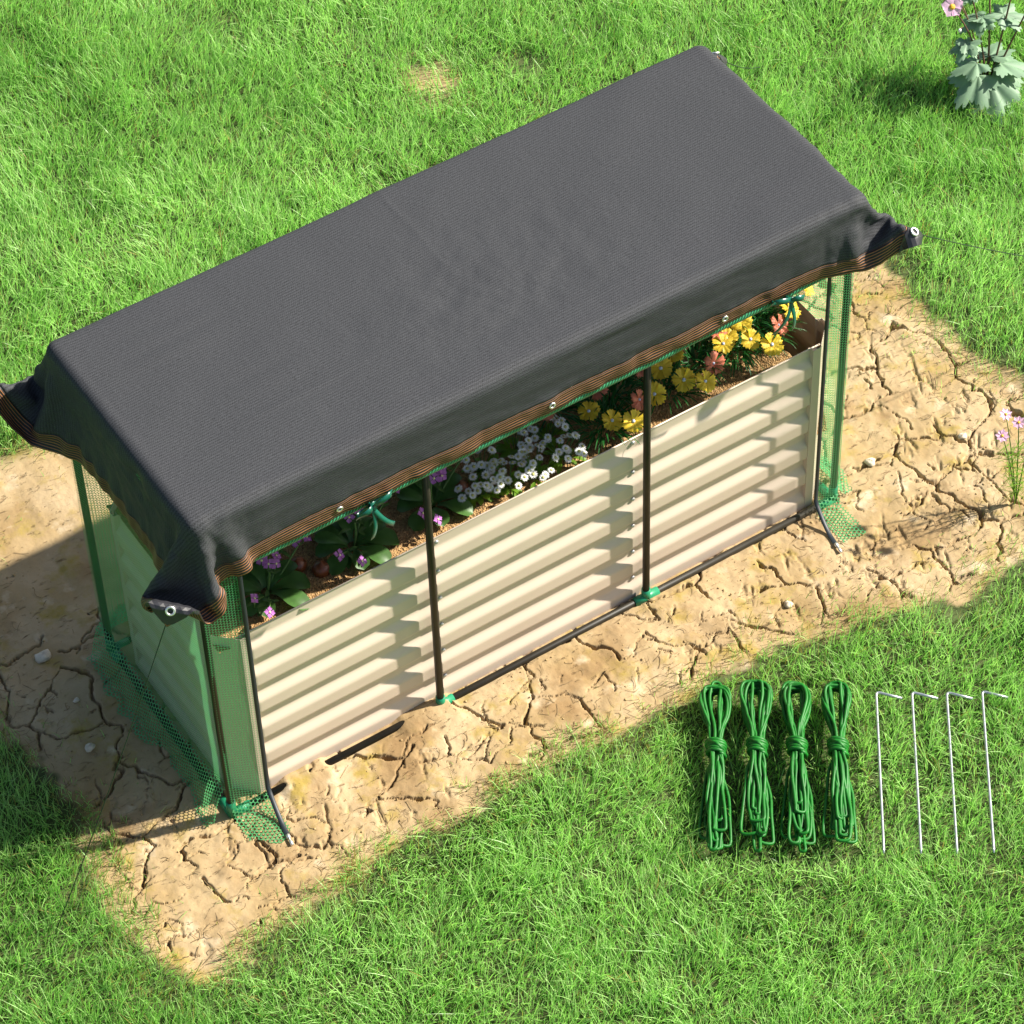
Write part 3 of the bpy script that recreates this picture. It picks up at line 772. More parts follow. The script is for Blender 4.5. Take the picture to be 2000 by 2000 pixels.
def drape():
    nx, ny = 126, 60
    X = np.linspace(BX0 - OVL, BX1 + OVR, nx); Y = np.linspace(BY0 - OVF, BY1 + OVB, ny)
    P = np.empty((ny, nx, 3)); P[..., 0], P[..., 1] = np.meshgrid(X, Y); P[..., 2] = TOP + .012
    r2 = np.random.default_rng(5)
    P[..., 2] += r2.normal(0, .0008, P.shape[:2])
    hx, hy = X[1] - X[0], Y[1] - Y[0]; hd = math.hypot(hx, hy)
    Q = P.copy()
    pins = {(0, 0): 'FL', (0, nx - 1): 'FR', (ny - 1, nx - 1): 'BR', (ny - 1, 0): 'BL'}
    tgt = {}; KC = 4
    for (j, i), nm in list(pins.items()):
        T = np.array(TABS[nm]); sx = 1 if i == 0 else -1; sy = 1 if j == 0 else -1
        C_ = np.array([BX0 if i == 0 else BX1, BY0 if j == 0 else BY1, TOP + .02]); D = C_ - T; D /= np.linalg.norm(D)
        E = np.cross(D, [0, 0, 1.0]); E /= np.linalg.norm(E)
        if E[0] * sx < 0: E = -E
        if nm == 'FL':
            E = np.array([.80, -.55, -.10])
            E = E - D * E.dot(D); E /= np.linalg.norm(E)
            for a in range(KC + 1):
                for b in range(KC + 1 - a):
                    u, v = a * hx, b * hy
                    tgt[(j + sy * b, i + sx * a)] = T + D * (u + v) * .7071 + E * (u - v) * .7071
        else:
            for q in (0, 3):
                tgt[(j + sy * q, i + sx * q)] = T + D * (q * hd)
    start = {k: P[k].copy() for k in tgt}
    c = np.array([(BX0 + BX1) / 2, (BY0 + BY1) / 2, TOP - .6]); half = np.array([(BX1 - BX0) / 2, (BY1 - BY0) / 2, .6]); rad = .022
    def con(A, B, rest, k, lim=None):
        d = B - A; ln = np.sqrt((d * d).sum(-1, keepdims=True)) + 1e-12
        cor = d * (.5 * k * (1 - rest / ln))
        A += cor; B -= cor
    groups = []
    for par in (0, 1):
        groups.append(((slice(None), slice(par, nx - 1, 2)), (slice(None), slice(par + 1, nx, 2)), hx, 1.0))
        groups.append(((slice(par, ny - 1, 2), slice(None)), (slice(par + 1, ny, 2), slice(None)), hy, 1.0))
    for par in (0, 1):
        groups.append(((slice(par, ny - 1, 2), slice(0, nx - 1)), (slice(par + 1, ny, 2), slice(1, nx)), hd, .35))
        groups.append(((slice(par, ny - 1, 2), slice(1, nx)), (slice(par + 1, ny, 2), slice(0, nx - 1)), hd, .35))
    bend = []
    for o in (0, 1):
        for par in (0, 1):
            i = np.arange(o + 2 * par, nx - 2, 4); bend.append(('x', i)); j = np.arange(o + 2 * par, ny - 2, 4); bend.append(('y', j))
    steps = 190
    for st in range(steps):
        Vv = (P - Q) * .965; Q = P.copy(); P = P + Vv; P[..., 2] -= 9.8 * .0042 ** 2 * 6
        f = min(1, st / 90)
        for it in range(11):
            for a, b, rest, k in groups:
                A = P[a]; B = P[b]
                if min(A.shape[:2]) != min(B.shape[:2]) or A.shape != B.shape:
                    sy, sx = min(A.shape[0], B.shape[0]), min(A.shape[1], B.shape[1]); A = A[:sy, :sx]; B = B[:sy, :sx]
                con(A, B, rest, k)
            for col in (0, nx - 1):                                  # the hem of the short sides is drawn tight by the guys
                for par in (0, 1):
                    A = P[par:ny - 1:2, col]; B = P[par + 1:ny:2, col]; m_ = min(len(A), len(B)); con(A[:m_], B[:m_], hy * .90, 1.0)
            for ax, i in bend:
                if ax == 'x':
                    A = P[:, i]; B = P[:, i + 2]; con(A, B, 2 * hx, .10); P[:, i] = A; P[:, i + 2] = B
                else:
                    A = P[i]; B = P[i + 2]; con(A, B, 2 * hy, .10); P[i] = A; P[i + 2] = B
            q = np.abs(P - c) - (half - rad)
            qm = np.maximum(q, 0); lq = np.sqrt((qm * qm).sum(-1)) ; sdv = lq + np.minimum(q.max(-1), 0) - rad
            hit = sdv < .003
            if hit.any():
                g = np.where(lq[..., None] > 1e-9, qm / (lq[..., None] + 1e-12), (q == q.max(-1, keepdims=True)).astype(float)) * np.sign(P - c)
                P[hit] += g[hit] * (.003 - sdv[hit])[:, None]
                Q[hit] = Q[hit] * .6 + P[hit] * .4
            for k_, tp in tgt.items():
                P[k_] = start[k_] * (1 - f) + tp * f; Q[k_] = P[k_]
    return X, Y, P

def up1(A, f):
    """Catmull-Rom upsampling along axis 0"""
    n = len(A); t = np.linspace(0, n - 1, (n - 1) * f + 1); i = np.minimum(np.floor(t).astype(int), n - 2); u = (t - i).reshape(-1, *([1] * (A.ndim - 1)))
    E = np.concatenate([2 * A[:1] - A[1:2], A, 2 * A[-1:] - A[-2:-1]])
    p0, p1, p2, p3 = E[i], E[i + 1], E[i + 2], E[i + 3]
    return .5 * (2 * p1 + (p2 - p0) * u + (2 * p0 - 5 * p1 + 4 * p2 - p3) * u ** 2 + (3 * p1 - p0 - 3 * p2 + p3) * u ** 3)

CX, CY, CP = drape()
FU = 3
CX = up1(CX[:, None], FU)[:, 0]; CY = up1(CY[:, None], FU)[:, 0]
CP = up1(CP, FU); CP = np.swapaxes(up1(np.swapaxes(CP, 0, 1), FU), 0, 1)
def normals(P):
    a = np.gradient(P, axis=1); b = np.gradient(P, axis=0); n = np.cross(a, b); return n / (np.linalg.norm(n, axis=-1, keepdims=True) + 1e-12)
CN = normals(CP)
GX, GY = np.meshgrid(CX, CY)
# soft creases left from folding
onTop = (sstep(BX0 - .01, BX0 + .06, GX) - sstep(BX1 - .06, BX1 + .01, GX)) * (sstep(BY0 - .01, BY0 + .05, GY) - sstep(BY1 - .05, BY1 + .01, GY))
mid = np.exp(-(((GX - .95) / .30) ** 2 + ((GY - .22) / .20) ** 2))
crease = .0034 * fbm(GX * 5, GY * 5, 251, 2) + mid * .0062 * fbm(GX * 12, GY * 12, 253, 3)
crease += .0032 * np.abs(fbm(GX * 2.2 + 5, GY * 16, 254, 2)) * sstep(-.2, .4, fbm(GX * 3, GY * 3, 255, 2))
for gx, y0, y1 in ((.42, .02, .50), (.88, .15, .62), (1.36, .0, .45)):
    crease += .0013 * sstep(-.3, .3, fbm(GX * 6, GY * 6, 261, 2)) * np.exp(-np.abs(GX + .006 * fbm(GY * 9, GY * 0, 256, 2) - gx) / .007) * (sstep(y0 - .05, y0 + .05, GY) - sstep(y1 - .05, y1 + .05, GY))
for gy, x0, x1 in ((.17, .2, .95), (.40, .55, 1.5), (.06, .6, 1.4)):
    crease += .0012 * sstep(-.3, .3, fbm(GX * 6, GY * 6, 262, 2)) * np.exp(-np.abs(GY + .005 * fbm(GX * 7, GX * 0, 257, 2) - gy) / .006) * (sstep(x0 - .08, x0 + .08, GX) - sstep(x1 - .08, x1 + .08, GX))
flap = 1 - onTop
ends = np.exp(-((GX - BX0) / .16) ** 2) + np.exp(-((GX - BX1) / .16) ** 2)
edge_d = np.minimum(np.minimum(GX - CX[0], CX[-1] - GX), np.minimum(GY - CY[0], CY[-1] - GY))
corner_free = sstep(.10, .16, np.hypot(np.minimum(GX - CX[0], CX[-1] - GX), np.minimum(GY - CY[0], CY[-1] - GY)))
side = (.0024 * fbm(GX * 9, GY * 30, 257, 2) + .0085 * np.minimum(ends, 1) * fbm(GX * 21, GY * 15, 258, 3) + .0045 * fbm(GX * 24, GY * 24, 259, 2) * (1 - sstep(.02, .09, edge_d))) * flap * corner_free
CP = CP + CN * (crease * onTop + side)[..., None]
CN = normals(CP)
def sample(x, y, off=0.0):
    fx = np.interp(x, CX, np.arange(len(CX))); fy = np.interp(y, CY, np.arange(len(CY)))
    i = int(min(fx, len(CX) - 2)); j = int(min(fy, len(CY) - 2)); u = fx - i; v = fy - j
    def bl(A): return (A[j, i] * (1 - u) + A[j, i + 1] * u) * (1 - v) + (A[j + 1, i] * (1 - u) + A[j + 1, i + 1] * u) * v
    nn = bl(CN); nn = nn / np.linalg.norm(nn)
    return bl(CP) + nn * off, nn

cloth = tag(empty('shade_cloth', (L / 2, W / 2 - .001, 1.0)), 'large black knitted shade cloth draped over the frame, with a brown striped hem', 'shade cloth')
def build_cloth():
    ny, nx = GX.shape
    x0, x1, y0, y1 = CX[0], CX[-1], CY[0], CY[-1]
    ed = np.minimum(np.minimum(GX - x0, x1 - GX), np.minimum(GY - y0, y1 - GY))
    idx = np.arange(ny * nx).reshape(ny, nx)
    F = np.stack([idx[:-1, :-1], idx[:-1, 1:], idx[1:, 1:], idx[1:, :-1]], -1).reshape(-1, 4)
    fe = ed.ravel()[F].mean(1)
    tape = fe < .044
    for nm, sel, mt in (('fabric', ~tape, MT['cloth']), ('hem_tape', tape, MT['hem'])):
        f = F[sel]; used, inv = np.unique(f, return_inverse=True); f2 = inv.reshape(-1, 4)
        uv = np.stack([GX.ravel(), GY.ravel()], -1)[used] if nm == 'fabric' else np.stack([(GX + GY).ravel(), ed.ravel()], -1)[used]
        me = np_mesh(nm, CP.reshape(-1, 3)[used], f2, mt, uv=uv)
        o = link(nm, me, cloth)
        md = o.modifiers.new('thickness', 'SOLIDIFY'); md.thickness = .0012 if nm == 'fabric' else .0024; md.offset = 0
build_cloth()
def corner_tab(cx, cy, sx, sy):
    T = .088; n = 10; tip = .012
    mb = MB(); lay = []
    for off in (.0045, -.0045):
        vs = []; ids = {}
        for i in range(n + 1):
            for j in range(n + 1 - i):
                a, b = T * i / n, T * j / n
                if a + b < tip: a = b = tip / 2
                p, nn = sample(cx + sx * a, cy + sy * b, off); ids[i, j] = len(vs); vs.append(tuple(p))
        lay.append((vs, ids))
    nv = len(lay[0][0]); ids = lay[0][1]; fs = []
    for i in range(n):
        for j in range(n - i):
            for (q, rev) in ((0, False), (nv, True)):
                t = (ids[i, j] + q, ids[i + 1, j] + q, ids[i, j + 1] + q); fs.append(t[::-1] if rev else t)
                if i + j < n - 1:
                    t = (ids[i + 1, j] + q, ids[i + 1, j + 1] + q, ids[i, j + 1] + q); fs.append(t[::-1] if rev else t)
    rim = [ids[i, 0] for i in range(n + 1)] + [ids[n - j, j] for j in range(1, n + 1)] + [ids[0, n - j] for j in range(1, n)]
    for k in range(len(rim)):
        a, b = rim[k], rim[(k + 1) % len(rim)]; fs.append((a, b, b + nv, a + nv))
    mb.add(lay[0][0] + lay[1][0], fs); tab = mb.build('corner_patch', MT['vinyl'], cloth, smooth=False)
    p, nn = sample(cx + sx * .032, cy + sy * .032, 0)
    g = MB()
    for s in (1, -1): g.torus(Vector(p) + Vector(nn) * .0055 * s, nn, .0092, .0030, 20, 8)
    g.build('eyelet', MT['zinc'], tab)
    # dark hole of the eyelet
    return Vector(p), Vector(nn)
eyes = {}
for nm, cx, cy, sx, sy in (('FL', CX[0], CY[0], 1, 1), ('FR', CX[-1], CY[0], -1, 1), ('BR', CX[-1], CY[-1], -1, -1), ('BL', CX[0], CY[-1], 1, -1)):
    eyes[nm] = corner_tab(cx, cy, sx, sy)
for x in (.372, .925, 1.400):
    p, nn = sample(x, CY[0] + .024, 0)
    g = MB(); g.torus(Vector(p) + Vector(nn) * .0030, nn, .0068, .0024, 18, 8); g.torus(Vector(p) - Vector(nn) * .0030, nn, .0068, .0024, 18, 8)
    g.build('eyelet', MT['zinc'], cloth)
# guy ropes from the corners down into the lawn
for nm, end, lab in (('FL', (-.52, -.075, .015), 'thin guy rope from the near left corner of the black cloth, before the netted end'),
                     ('FR', (3.0, .18, .015), 'thin guy rope stretched over the lawn from the right front corner of the cloth'),
                     ('BR', (2.62, 1.46, .015), 'thin guy rope leading off behind the bed from the far corner of the cloth')):
    a, nn = eyes[nm]; b = Vector(end); mb = MB(); d = (b - a).normalized()
    pts = [a + (b - a) * t - Vector((0, 0, .02 * 4 * t * (1 - t))) for t in np.linspace(0, 1, 24)]
    mb.torus(a + d * .004, d.cross(Vector((0, 0, 1))), .006, .0016, 12, 6)
    mb.tube(pts, .0014, 6)
    tag(mb.build('guy_rope', MT['guy']), lab, 'guy rope', 'guy ropes holding the shade cloth')

# ------------------------------------------------------------------ cord hanks and wire pegs on the lawn
LZ = .040
def make_hank(i):
    r = np.random.default_rng(400 + i)
    S = Vector((-DOWN.y, DOWN.x, 0))                                  # to the right in plan
    o0 = Vector((*ROPE_POS[i], 0))
    gz = float(gh(o0.x + DOWN.x * .25, o0.y + DOWN.y * .25)) + LZ
    root = empty('cord_hank', (o0.x + DOWN.x * .24, o0.y + DOWN.y * .24, gz))
    def W_(s, t, z): p = o0 + S * s + DOWN * t; return (p.x, p.y, gz + z)
    mb = MB()
    for k in range(17):
        tw = r.uniform(.010, .037); bw = r.uniform(.002, .020); bl = r.uniform(.36, .50); ww = r.uniform(.003, .012); tl = r.uniform(0, .02); zz = r.uniform(.002, .030); ph = r.uniform(-.012, .012)
        if k == 0: ph, bw, bl = -.018, .024, .45
        if k == 1: ph, bw, bl = .016, .020, .47
        prof = []
        for t, w in ((tl + .002, .35), (tl + .016, .85), (tl + .045, 1.0), (tl + .085, .70), (.135, .30), (.175, 0), (.215, 0)):
            prof.append((t, ww + (tw - ww) * w))
        for f, w in ((.2, .6), (.45, .9), (.7, 1.0), (.92, .8), (1.0, .3)):
            prof.append((.215 + (bl - .215) * f, ww + (bw - ww) * w))
        path = []
        n = len(prof)
        side = lambda sgn, seq: [W_(sgn * w + ph * sstep(.2, .45, np.array(t)) + .003 * math.sin(t * 40 + k), t, zz + .004 * math.sin(t * 28 + k * 2 + sgn) - (.006 if t > .3 else 0)) for t, w in seq]
        raw = np.array(side(1, prof) + side(-1, prof[::-1]))
        cl = np.concatenate([raw, raw[:1]])
        path = up1(np.concatenate([raw[-1:], cl, raw[1:2]]), 3)[3:-4]
        mb.tube([tuple(p) for p in path], .0042, 7, closed=True)
    mb.build('cord', MT['cord'], root)
    kb = MB(); pts = []
    for q in np.linspace(0, 1, 90):
        a = q * 2 * PI * 5.2; t = .178 + .040 * q + .005 * math.sin(a * 1.0 + 1)
        pts.append(W_(.021 * math.cos(a) * (1 + .1 * math.sin(7 * q)), t, .015 + .020 * math.sin(a)))
    kb.tube(pts, .0052, 7)
    kb.tube([W_(-.018, .185, .030), W_(.0, .197, .040), W_(.018, .212, .030)], .0055, 7)
    kb.build('wrap', MT['cord'], root)
    return root
WHERE = ['leftmost of the four, nearest the bare clay', 'second from the left', 'third from the left', 'rightmost of the four, beside the wire pegs']
for i in range(4):
    tag(make_hank(i), 'knotted green cord hank on the grass, ' + WHERE[i], 'cord hank', 'hanks of green cord on the lawn')
WHERE = ['leftmost of the four, next to the cord hanks', 'second from the left', 'third from the left', 'rightmost of the four']
for i in range(4):
    p = Vector((*STAKE_POS[i], 0)); S = Vector((-DOWN.y, DOWN.x, 0))
    gz = float(gh(p.x + DOWN.x * .25, p.y + DOWN.y * .25)) + LZ
    hook = (S * .95 + DOWN * .30).normalized()
    pts = [p + hook * .066, p + hook * .03, p + hook * .012]
    for a in np.linspace(0, 1, 6)[1:]: pts.append(p + (hook * .012) * (1 - a) ** 2 + (DOWN * .012) * a * a)
    pts += [p + DOWN * t for t in np.linspace(.03, .472, 8)]
    mb = MB(); mb.tube([(q.x, q.y, gz) for q in pts] + [(p.x + DOWN.x * .485, p.y + DOWN.y * .485, gz)], [.0037] * len(pts) + [.0018], 12)
    tag(mb.build('wire_peg', MT['steel']), 'hooked wire peg lying on the grass, ' + WHERE[i], 'peg', 'wire pegs on the lawn')

# ------------------------------------------------------------------ plants
def leaf(mb, base, d, ln, wd, droop=.4, fold=.15, n=8, mi=0, shape=None, roll=0.0, wav=0.0):
    """a bent leaf: d is the starting direction, it droops along its length"""
    base = Vector(base); d = Vector(d).normalized()
    side = d.cross(Vector((0, 0, 1)))
    if side.length < .05: side = Vector((1, 0, 0))
    side.normalize(); side = Matrix.Rotation(roll, 3, d) @ side
    p = base.copy(); rows = []
    axis_ = side
    for i in range(n + 1):
        t = i / n
        w = wd * .5 * (shape(t) if shape else math.sin(PI * min(1, .06 + t * .94)) ** .75 * (1 - .15 * t))
        up = side.cross(d).normalized()
        wv = wav * math.sin(t * 14)
        rows.append([tuple(p - side * w + up * (fold * w + wv * w)), tuple(p - side * w * .5 + up * fold * w * .35), tuple(p), tuple(p + side * w * .5 + up * fold * w * .35), tuple(p + side * w + up * (fold * w - wv * w))])
        p = p + d * ln / n
        d = Matrix.Rotation(-droop * 1.6 / n, 3, axis_) @ d
    mb.grid(np.array(rows), None, mi)

def petal_flower(name, mats, npet, R, wd, cup=.35, fringe=0, eye=.12, eyeh=.004, seed=0, gap=1.0):
    """flower in local space facing +Z: petals (slot 0) round an eye (slot 1)"""
    mb = MB(); r = np.random.default_rng(seed)
    for k in range(npet):
        a0 = 2 * PI * k / npet + r.uniform(-.08, .08); ln = R * r.uniform(.92, 1.06); cu = cup + r.uniform(-.12, .12)
        na, nr = 9, 6; rows = []
        for i in range(nr + 1):
            t = i / nr; row = []
            for j in range(na):
                s = j / (na - 1) * 2 - 1
                w = wd * ((.16 + .84 * float(sstep(0, .7, np.array(t)))) * math.sqrt(max(.02, 1 - max(0, (t - .62) / .40) ** 2)) if not fringe else (.16 + .84 * t ** .9))
                edge = ln * t * (1 - .20 * s * s * t)
                if fringe and i == nr: edge *= 1 - fringe * (j % 2) - .06 * r.random()
                x = edge; y = s * w * .5 * R
                z = cu * R * (t - .62 * t * t * 1.3) * (1 + .25 * math.sin(3 * s + k)) + .10 * R * s * s * t + (.16 * R * s * t if fringe else 0) + (.05 * R * math.sin(s * 7 + k * 2) * t if fringe else 0)
                ca, sa = math.cos(a0), math.sin(a0)
                row.append((x * ca - y * sa, x * sa + y * ca, z + .0006 * (k % 2)))
            rows.append(row)
        mb.grid(np.array(rows), None, 0)
    er = R * eye; ring = []
    for z, q in ((0.0015, 1.0), (eyeh * .7, .85), (eyeh, .4)):
        ring.append([(er * q * math.cos(2 * PI * k / 10), er * q * math.sin(2 * PI * k / 10), z + .001) for k in range(11)])
    mb.grid(np.array(ring), None, 1); mb.add([p for p in ring[-1][:10]], [tuple(range(10))], 1)
    o = mb.build(name, mats); me = o.data; bpy.data.objects.remove(o)
    return me
FL_PURPLE = [petal_flower('flower', [MT['purple'], MT['cream_eye']], 4, .0165, .86, .12, 0, .17, .003, s) for s in range(3)]
FL_DAISY = [petal_flower('flower_head', [MT['white'], MT['disc']], 15, .0105, .42, .25 + .2 * s, 0, .34, .0035, 10 + s) for s in range(3)]
FL_YEL = [petal_flower('flower', [MT['yellow'], MT['blue_eye']], 5, .030, .98, .30 + .25 * s, .13, .14, .004, 20 + s) for s in range(3)]
FL_COR = [petal_flower('flower', [MT['coral'], MT['blue_eye']], 5, .027, .95, .40 + .25 * s, .13, .12, .004, 30 + s) for s in range(3)]
FL_ANEM = petal_flower('flower', [MT['pink'], MT['gold']], 5, .034, 1.0, .30, 0, .26, .007, 40)
FL_COS = petal_flower('flower', [MT['pink'], MT['gold']], 8, .018, .62, .30, 0, .22, .004, 41)

def put_flower(name, me, root, pos, face, scale=1.0, spin=0.0):
    o = bpy.data.objects.new(name, me); COL.objects.link(o); o.parent = root
    q = Vector(face).normalized().to_track_quat('Z', 'Y')
    o.rotation_mode = 'QUATERNION'; o.rotation_quaternion = q @ Vector((0, 0, 1)).rotation_difference(Vector((0, 0, 1)))
    o.rotation_quaternion = (q.to_matrix() @ Matrix.Rotation(spin, 3, 'Z')).to_quaternion()
    o.location = Vector(pos) - root.location; o.scale = (scale,) * 3
    return o
def arc(a, b, bulge=(0, 0, 0), n=8):
    a = Vector(a); b = Vector(b); c = (a + b) / 2 + Vector(bulge)
    return [a * (1 - t) ** 2 + c * 2 * t * (1 - t) + b * t * t for t in np.linspace(0, 1, n)]

def purple_plant(x, y, label, seed):
    r = random.Random(seed); z = SZ
    root = empty('purple_flower_plant', (x, y, z))
    lb = MB()
    spec = [(-15, .105, .060, .42), (28, .085, .048, .5), (-58, .095, .05, .5), (-110, .075, .042, .6), (-160, .085, .05, .5), (165, .08, .045, .6), (100, .09, .05, .5), (60, .07, .04, .7), (-35, .065, .032, .25), (-130, .06, .03, .2), (135, .06, .03, 1.0), (10, .085, .045, .9), (75, .09, .05, 1.1), (115, .085, .045, .8), (40, .095, .05, .35), (150, .08, .04, 1.2)]
    for a, ln, w, up in spec:
        a = math.radians(a + r.uniform(-10, 10)); ln *= r.uniform(.9, 1.15)
        leaf(lb, (x + .012 * math.cos(a), y + .012 * math.sin(a), z + .012), (math.cos(a), math.sin(a), up), ln, w, droop=.75, fold=.22, n=9,
             shape=lambda t: (.22 + .78 * sstep(.1, .65, np.array(t))) * math.sqrt(max(0, 1 - max(0, (t - .68) / .32) ** 2)), wav=.05)
    lb.build('leaves', MT['leaf'], root)
    sb = MB()
    heads = [((x + .018, y + .028, z + .086), 6), ((x - .055, y - .045, z + .052), 1), ((x - .030, y - .080, z + .038), 1), ((x + .130, y + .050, z + .064), 2), ((x + .105, y + .09, z + .088), 2)]
    for (hx_, hy_, hz), nf in heads:
        hx_ += r.uniform(-.008, .008); hy_ += r.uniform(-.008, .008)
        tip = Vector((hx_, hy_, hz)); sb.tube(arc((x, y, z - .005), tip, (r.uniform(-.02, .02), -.012, .03)), [.0034 - .00018 * q for q in range(8)], 6)
        for q in range(nf):
            a = 2 * PI * q / max(nf, 1) + r.uniform(-.4, .4); rr = .020 if nf > 1 else .0
            p = tip + Vector((rr * math.cos(a), rr * math.sin(a) - .004, .010 + r.uniform(-.010, .016)))
            f = Vector((.6 * math.cos(a) - .15, .6 * math.sin(a) - .55, .75))
            sb.tube(arc(tip - Vector((0, 0, .012)), p - f.normalized() * .003, (0, 0, -.004), 5), .0014, 5)
            put_flower('flower', FL_PURPLE[(q + seed) % 3], root, p, f, r.uniform(.9, 1.12), r.uniform(0, 6))
        for q in range(3):                                           # small leaves up the stalk
            t = r.uniform(.25, .8); p = Vector((x, y, z)).lerp(tip, t); a = r.uniform(0, 6.28)
            leaf(sb, p, (math.cos(a), math.sin(a), .7), r.uniform(.028, .045), .012, .6, .2, 5)
    sb.build('stems', MT['stalk'], root)
    return tag(root, label, 'flower', 'purple flowering plants in the bed')
for i, (x, y, lab) in enumerate([(.222, .128, 'purple flowered plant with broad leaves at the left end of the bed, beside the zip'),
                                 (.462, .135, 'purple flowered plant with broad leaves under the left ribbon bow'),
                                 (.688, .140, 'purple flowered plant with broad leaves behind the left middle pole, next to the daisies')]):
    purple_plant(x, y, lab, 50 + i)

def daisy_plant(x, y, label, seed, nf=10):
    r = random.Random(seed); z = SZ
    root = empty('daisy_plant', (x, y, z)); lb = MB(); sb = MB()
    for k in range(20):
        a = r.uniform(0, 2 * PI); leaf(lb, (x + r.uniform(-.012, .012), y + r.uniform(-.012, .012), z + .004), (math.cos(a), math.sin(a), r.uniform(.25, 1.0)), r.uniform(.032, .056), r.uniform(.011, .017), .7, .15, 7,
             shape=lambda t: (.22 + .78 * sstep(.25, .65, np.array(t))) * math.sqrt(max(0, 1 - max(0, (t - .7) / .3) ** 2)))
    lb.build('leaves', MT['rosette'], root)
    for k in range(nf):
        a = r.uniform(0, 2 * PI); rr = .055 * math.sqrt(r.random()); p = Vector((x + rr * math.cos(a), y + rr * math.sin(a), z + r.uniform(.030, .070)))
        f = Vector((rr * 9 * math.cos(a) + r.uniform(-.25, .25), rr * 9 * math.sin(a) - .25 + r.uniform(-.25, .25), 1))
        sb.tube(arc((x + .2 * rr * math.cos(a), y + .2 * rr * math.sin(a), z), p, (0, 0, .012), 6), .0011, 5)
        put_flower('flower_head', FL_DAISY[k % 3], root, p, f, r.uniform(.9, 1.2), r.uniform(0, 6))
    sb.build('stems', MT['stalk'], root)
    return tag(root, label, 'daisy', 'white daisies in the bed')
for i, (x, y, lab) in enumerate([(.800, .112, 'clump of small white daisies nearest the purple flowers, at the front of the bed'),
                                 (.872, .098, 'clump of white daisies at the front edge, second from the purple flowers'),
                                 (.945, .092, 'clump of small white daisies at the front edge, in the middle of the daisies'),
                                 (1.030, .100, 'clump of small white daisies at the front edge, beside the yellow flowers'),
                                 (.850, .180, 'clump of white daisies in the back row, on the purple flower side'),
                                 (.945, .180, 'clump of white daisies in the middle of the back row under the cloth hem'),
                                 (1.035, .178, 'clump of white daisies in the back row, on the yellow flower side')]):
    daisy_plant(x, y - .008, lab, 70 + i, 15)

def pink_plant(x, y, flowers, meshes, label, seed, cat, name, group):
    r = random.Random(seed); z = SZ
    root = empty(name, (x, y, z)); lb = MB(); sb = MB()
    for k in range(95):
        a = r.uniform(0, 2 * PI); rr = .055 * math.sqrt(r.random())
        leaf(lb, (x + rr * math.cos(a), y + rr * math.sin(a), z + r.uniform(0, .03)), (math.cos(a), math.sin(a), r.uniform(.3, 2.0)), r.uniform(.05, .085), r.uniform(.004, .0075), r.uniform(.4, 1.1), .3, 6,
             shape=lambda t: 1 - .85 * t ** 1.5)
    for (fx, fy) in flowers:
        p = Vector((fx, fy, .61 + r.uniform(-.012, .012)))
        sb.tube(arc((x, y, z), p, ((fx - x) * .15, (fy - y) * .15, .02), 8), .0016, 6)
        for t in (.35, .6, .85):
            c = Vector((x, y, z)).lerp(p, t); a = r.uniform(0, 6.28)
            for s in (0, PI): leaf(sb, c, (math.cos(a + s), math.sin(a + s), .6), r.uniform(.03, .05), .0045, .8, .3, 5, shape=lambda t: 1 - .85 * t ** 1.5)
        f = Vector((.35 * (fx - x) * 9 + r.uniform(-.35, .35), (fy - y) * 5 - .45 + r.uniform(-.3, .3), .9))
        put_flower('flower', meshes[r.randrange(3)], root, p, f, r.uniform(1.02, 1.20), r.uniform(0, 6))
        sb.tube([p - f.normalized() * .022, p - f.normalized() * .001], [.0025, .0048], 7)
    lb.build('leaves', MT['blade'], root); sb.build('stems', MT['blade'], root)
    return tag(root, label, cat, group)
YG, CG = 'yellow fringed flowers in the bed', 'coral fringed flowers in the bed'
pink_plant(1.17, .125, [(1.142, .147), (1.171, .09), (1.206, .05)], FL_YEL, 'yellow fringed flowers between the daisies and the right middle pole', 81, 'flower', 'yellow_flower_plant', YG)
pink_plant(1.365, .135, [(1.358, .154), (1.405, .174), (1.307, .106), (1.385, .094), (1.423, .058)], FL_YEL, 'largest cluster of yellow fringed flowers, just right of the right middle pole', 82, 'flower', 'yellow_flower_plant', YG)
pink_plant(1.585, .150, [(1.616, .183), (1.561, .163), (1.534, .139), (1.596, .111), (1.633, .072)], FL_YEL, 'yellow fringed flowers near the right end of the bed, where the soil ends', 83, 'flower', 'yellow_flower_plant', YG)
pink_plant(1.660, .215, [(1.812, .185), (1.742, .150)], FL_YEL, 'two yellow flowers on long stems leaning to the netted right end, beside the ribbon bow', 84, 'flower', 'yellow_flower_plant', YG)
pink_plant(1.09, .235, [(1.055, .206), (1.10, .26)], FL_COR, 'coral fringed flower half under the hem behind the daisies', 85, 'flower', 'coral_flower_plant', CG)
pink_plant(1.235, .190, [(1.235, .218), (1.315, .19), (1.263, .109), (1.195, .193)], FL_COR, 'coral fringed flowers on both sides of the right middle pole', 86, 'flower', 'coral_flower_plant', CG)
pink_plant(1.475, .165, [(1.45, .203), (1.545, .185), (1.481, .106)], FL_COR, 'coral fringed flowers between two clusters of yellow ones, right of the poles', 87, 'flower', 'coral_flower_plant', CG)
pink_plant(1.668, .165, [(1.693, .127), (1.740, .200)], FL_COR, 'coral fringed flowers at the right end under the ribbon bow', 88, 'flower', 'coral_flower_plant', CG)
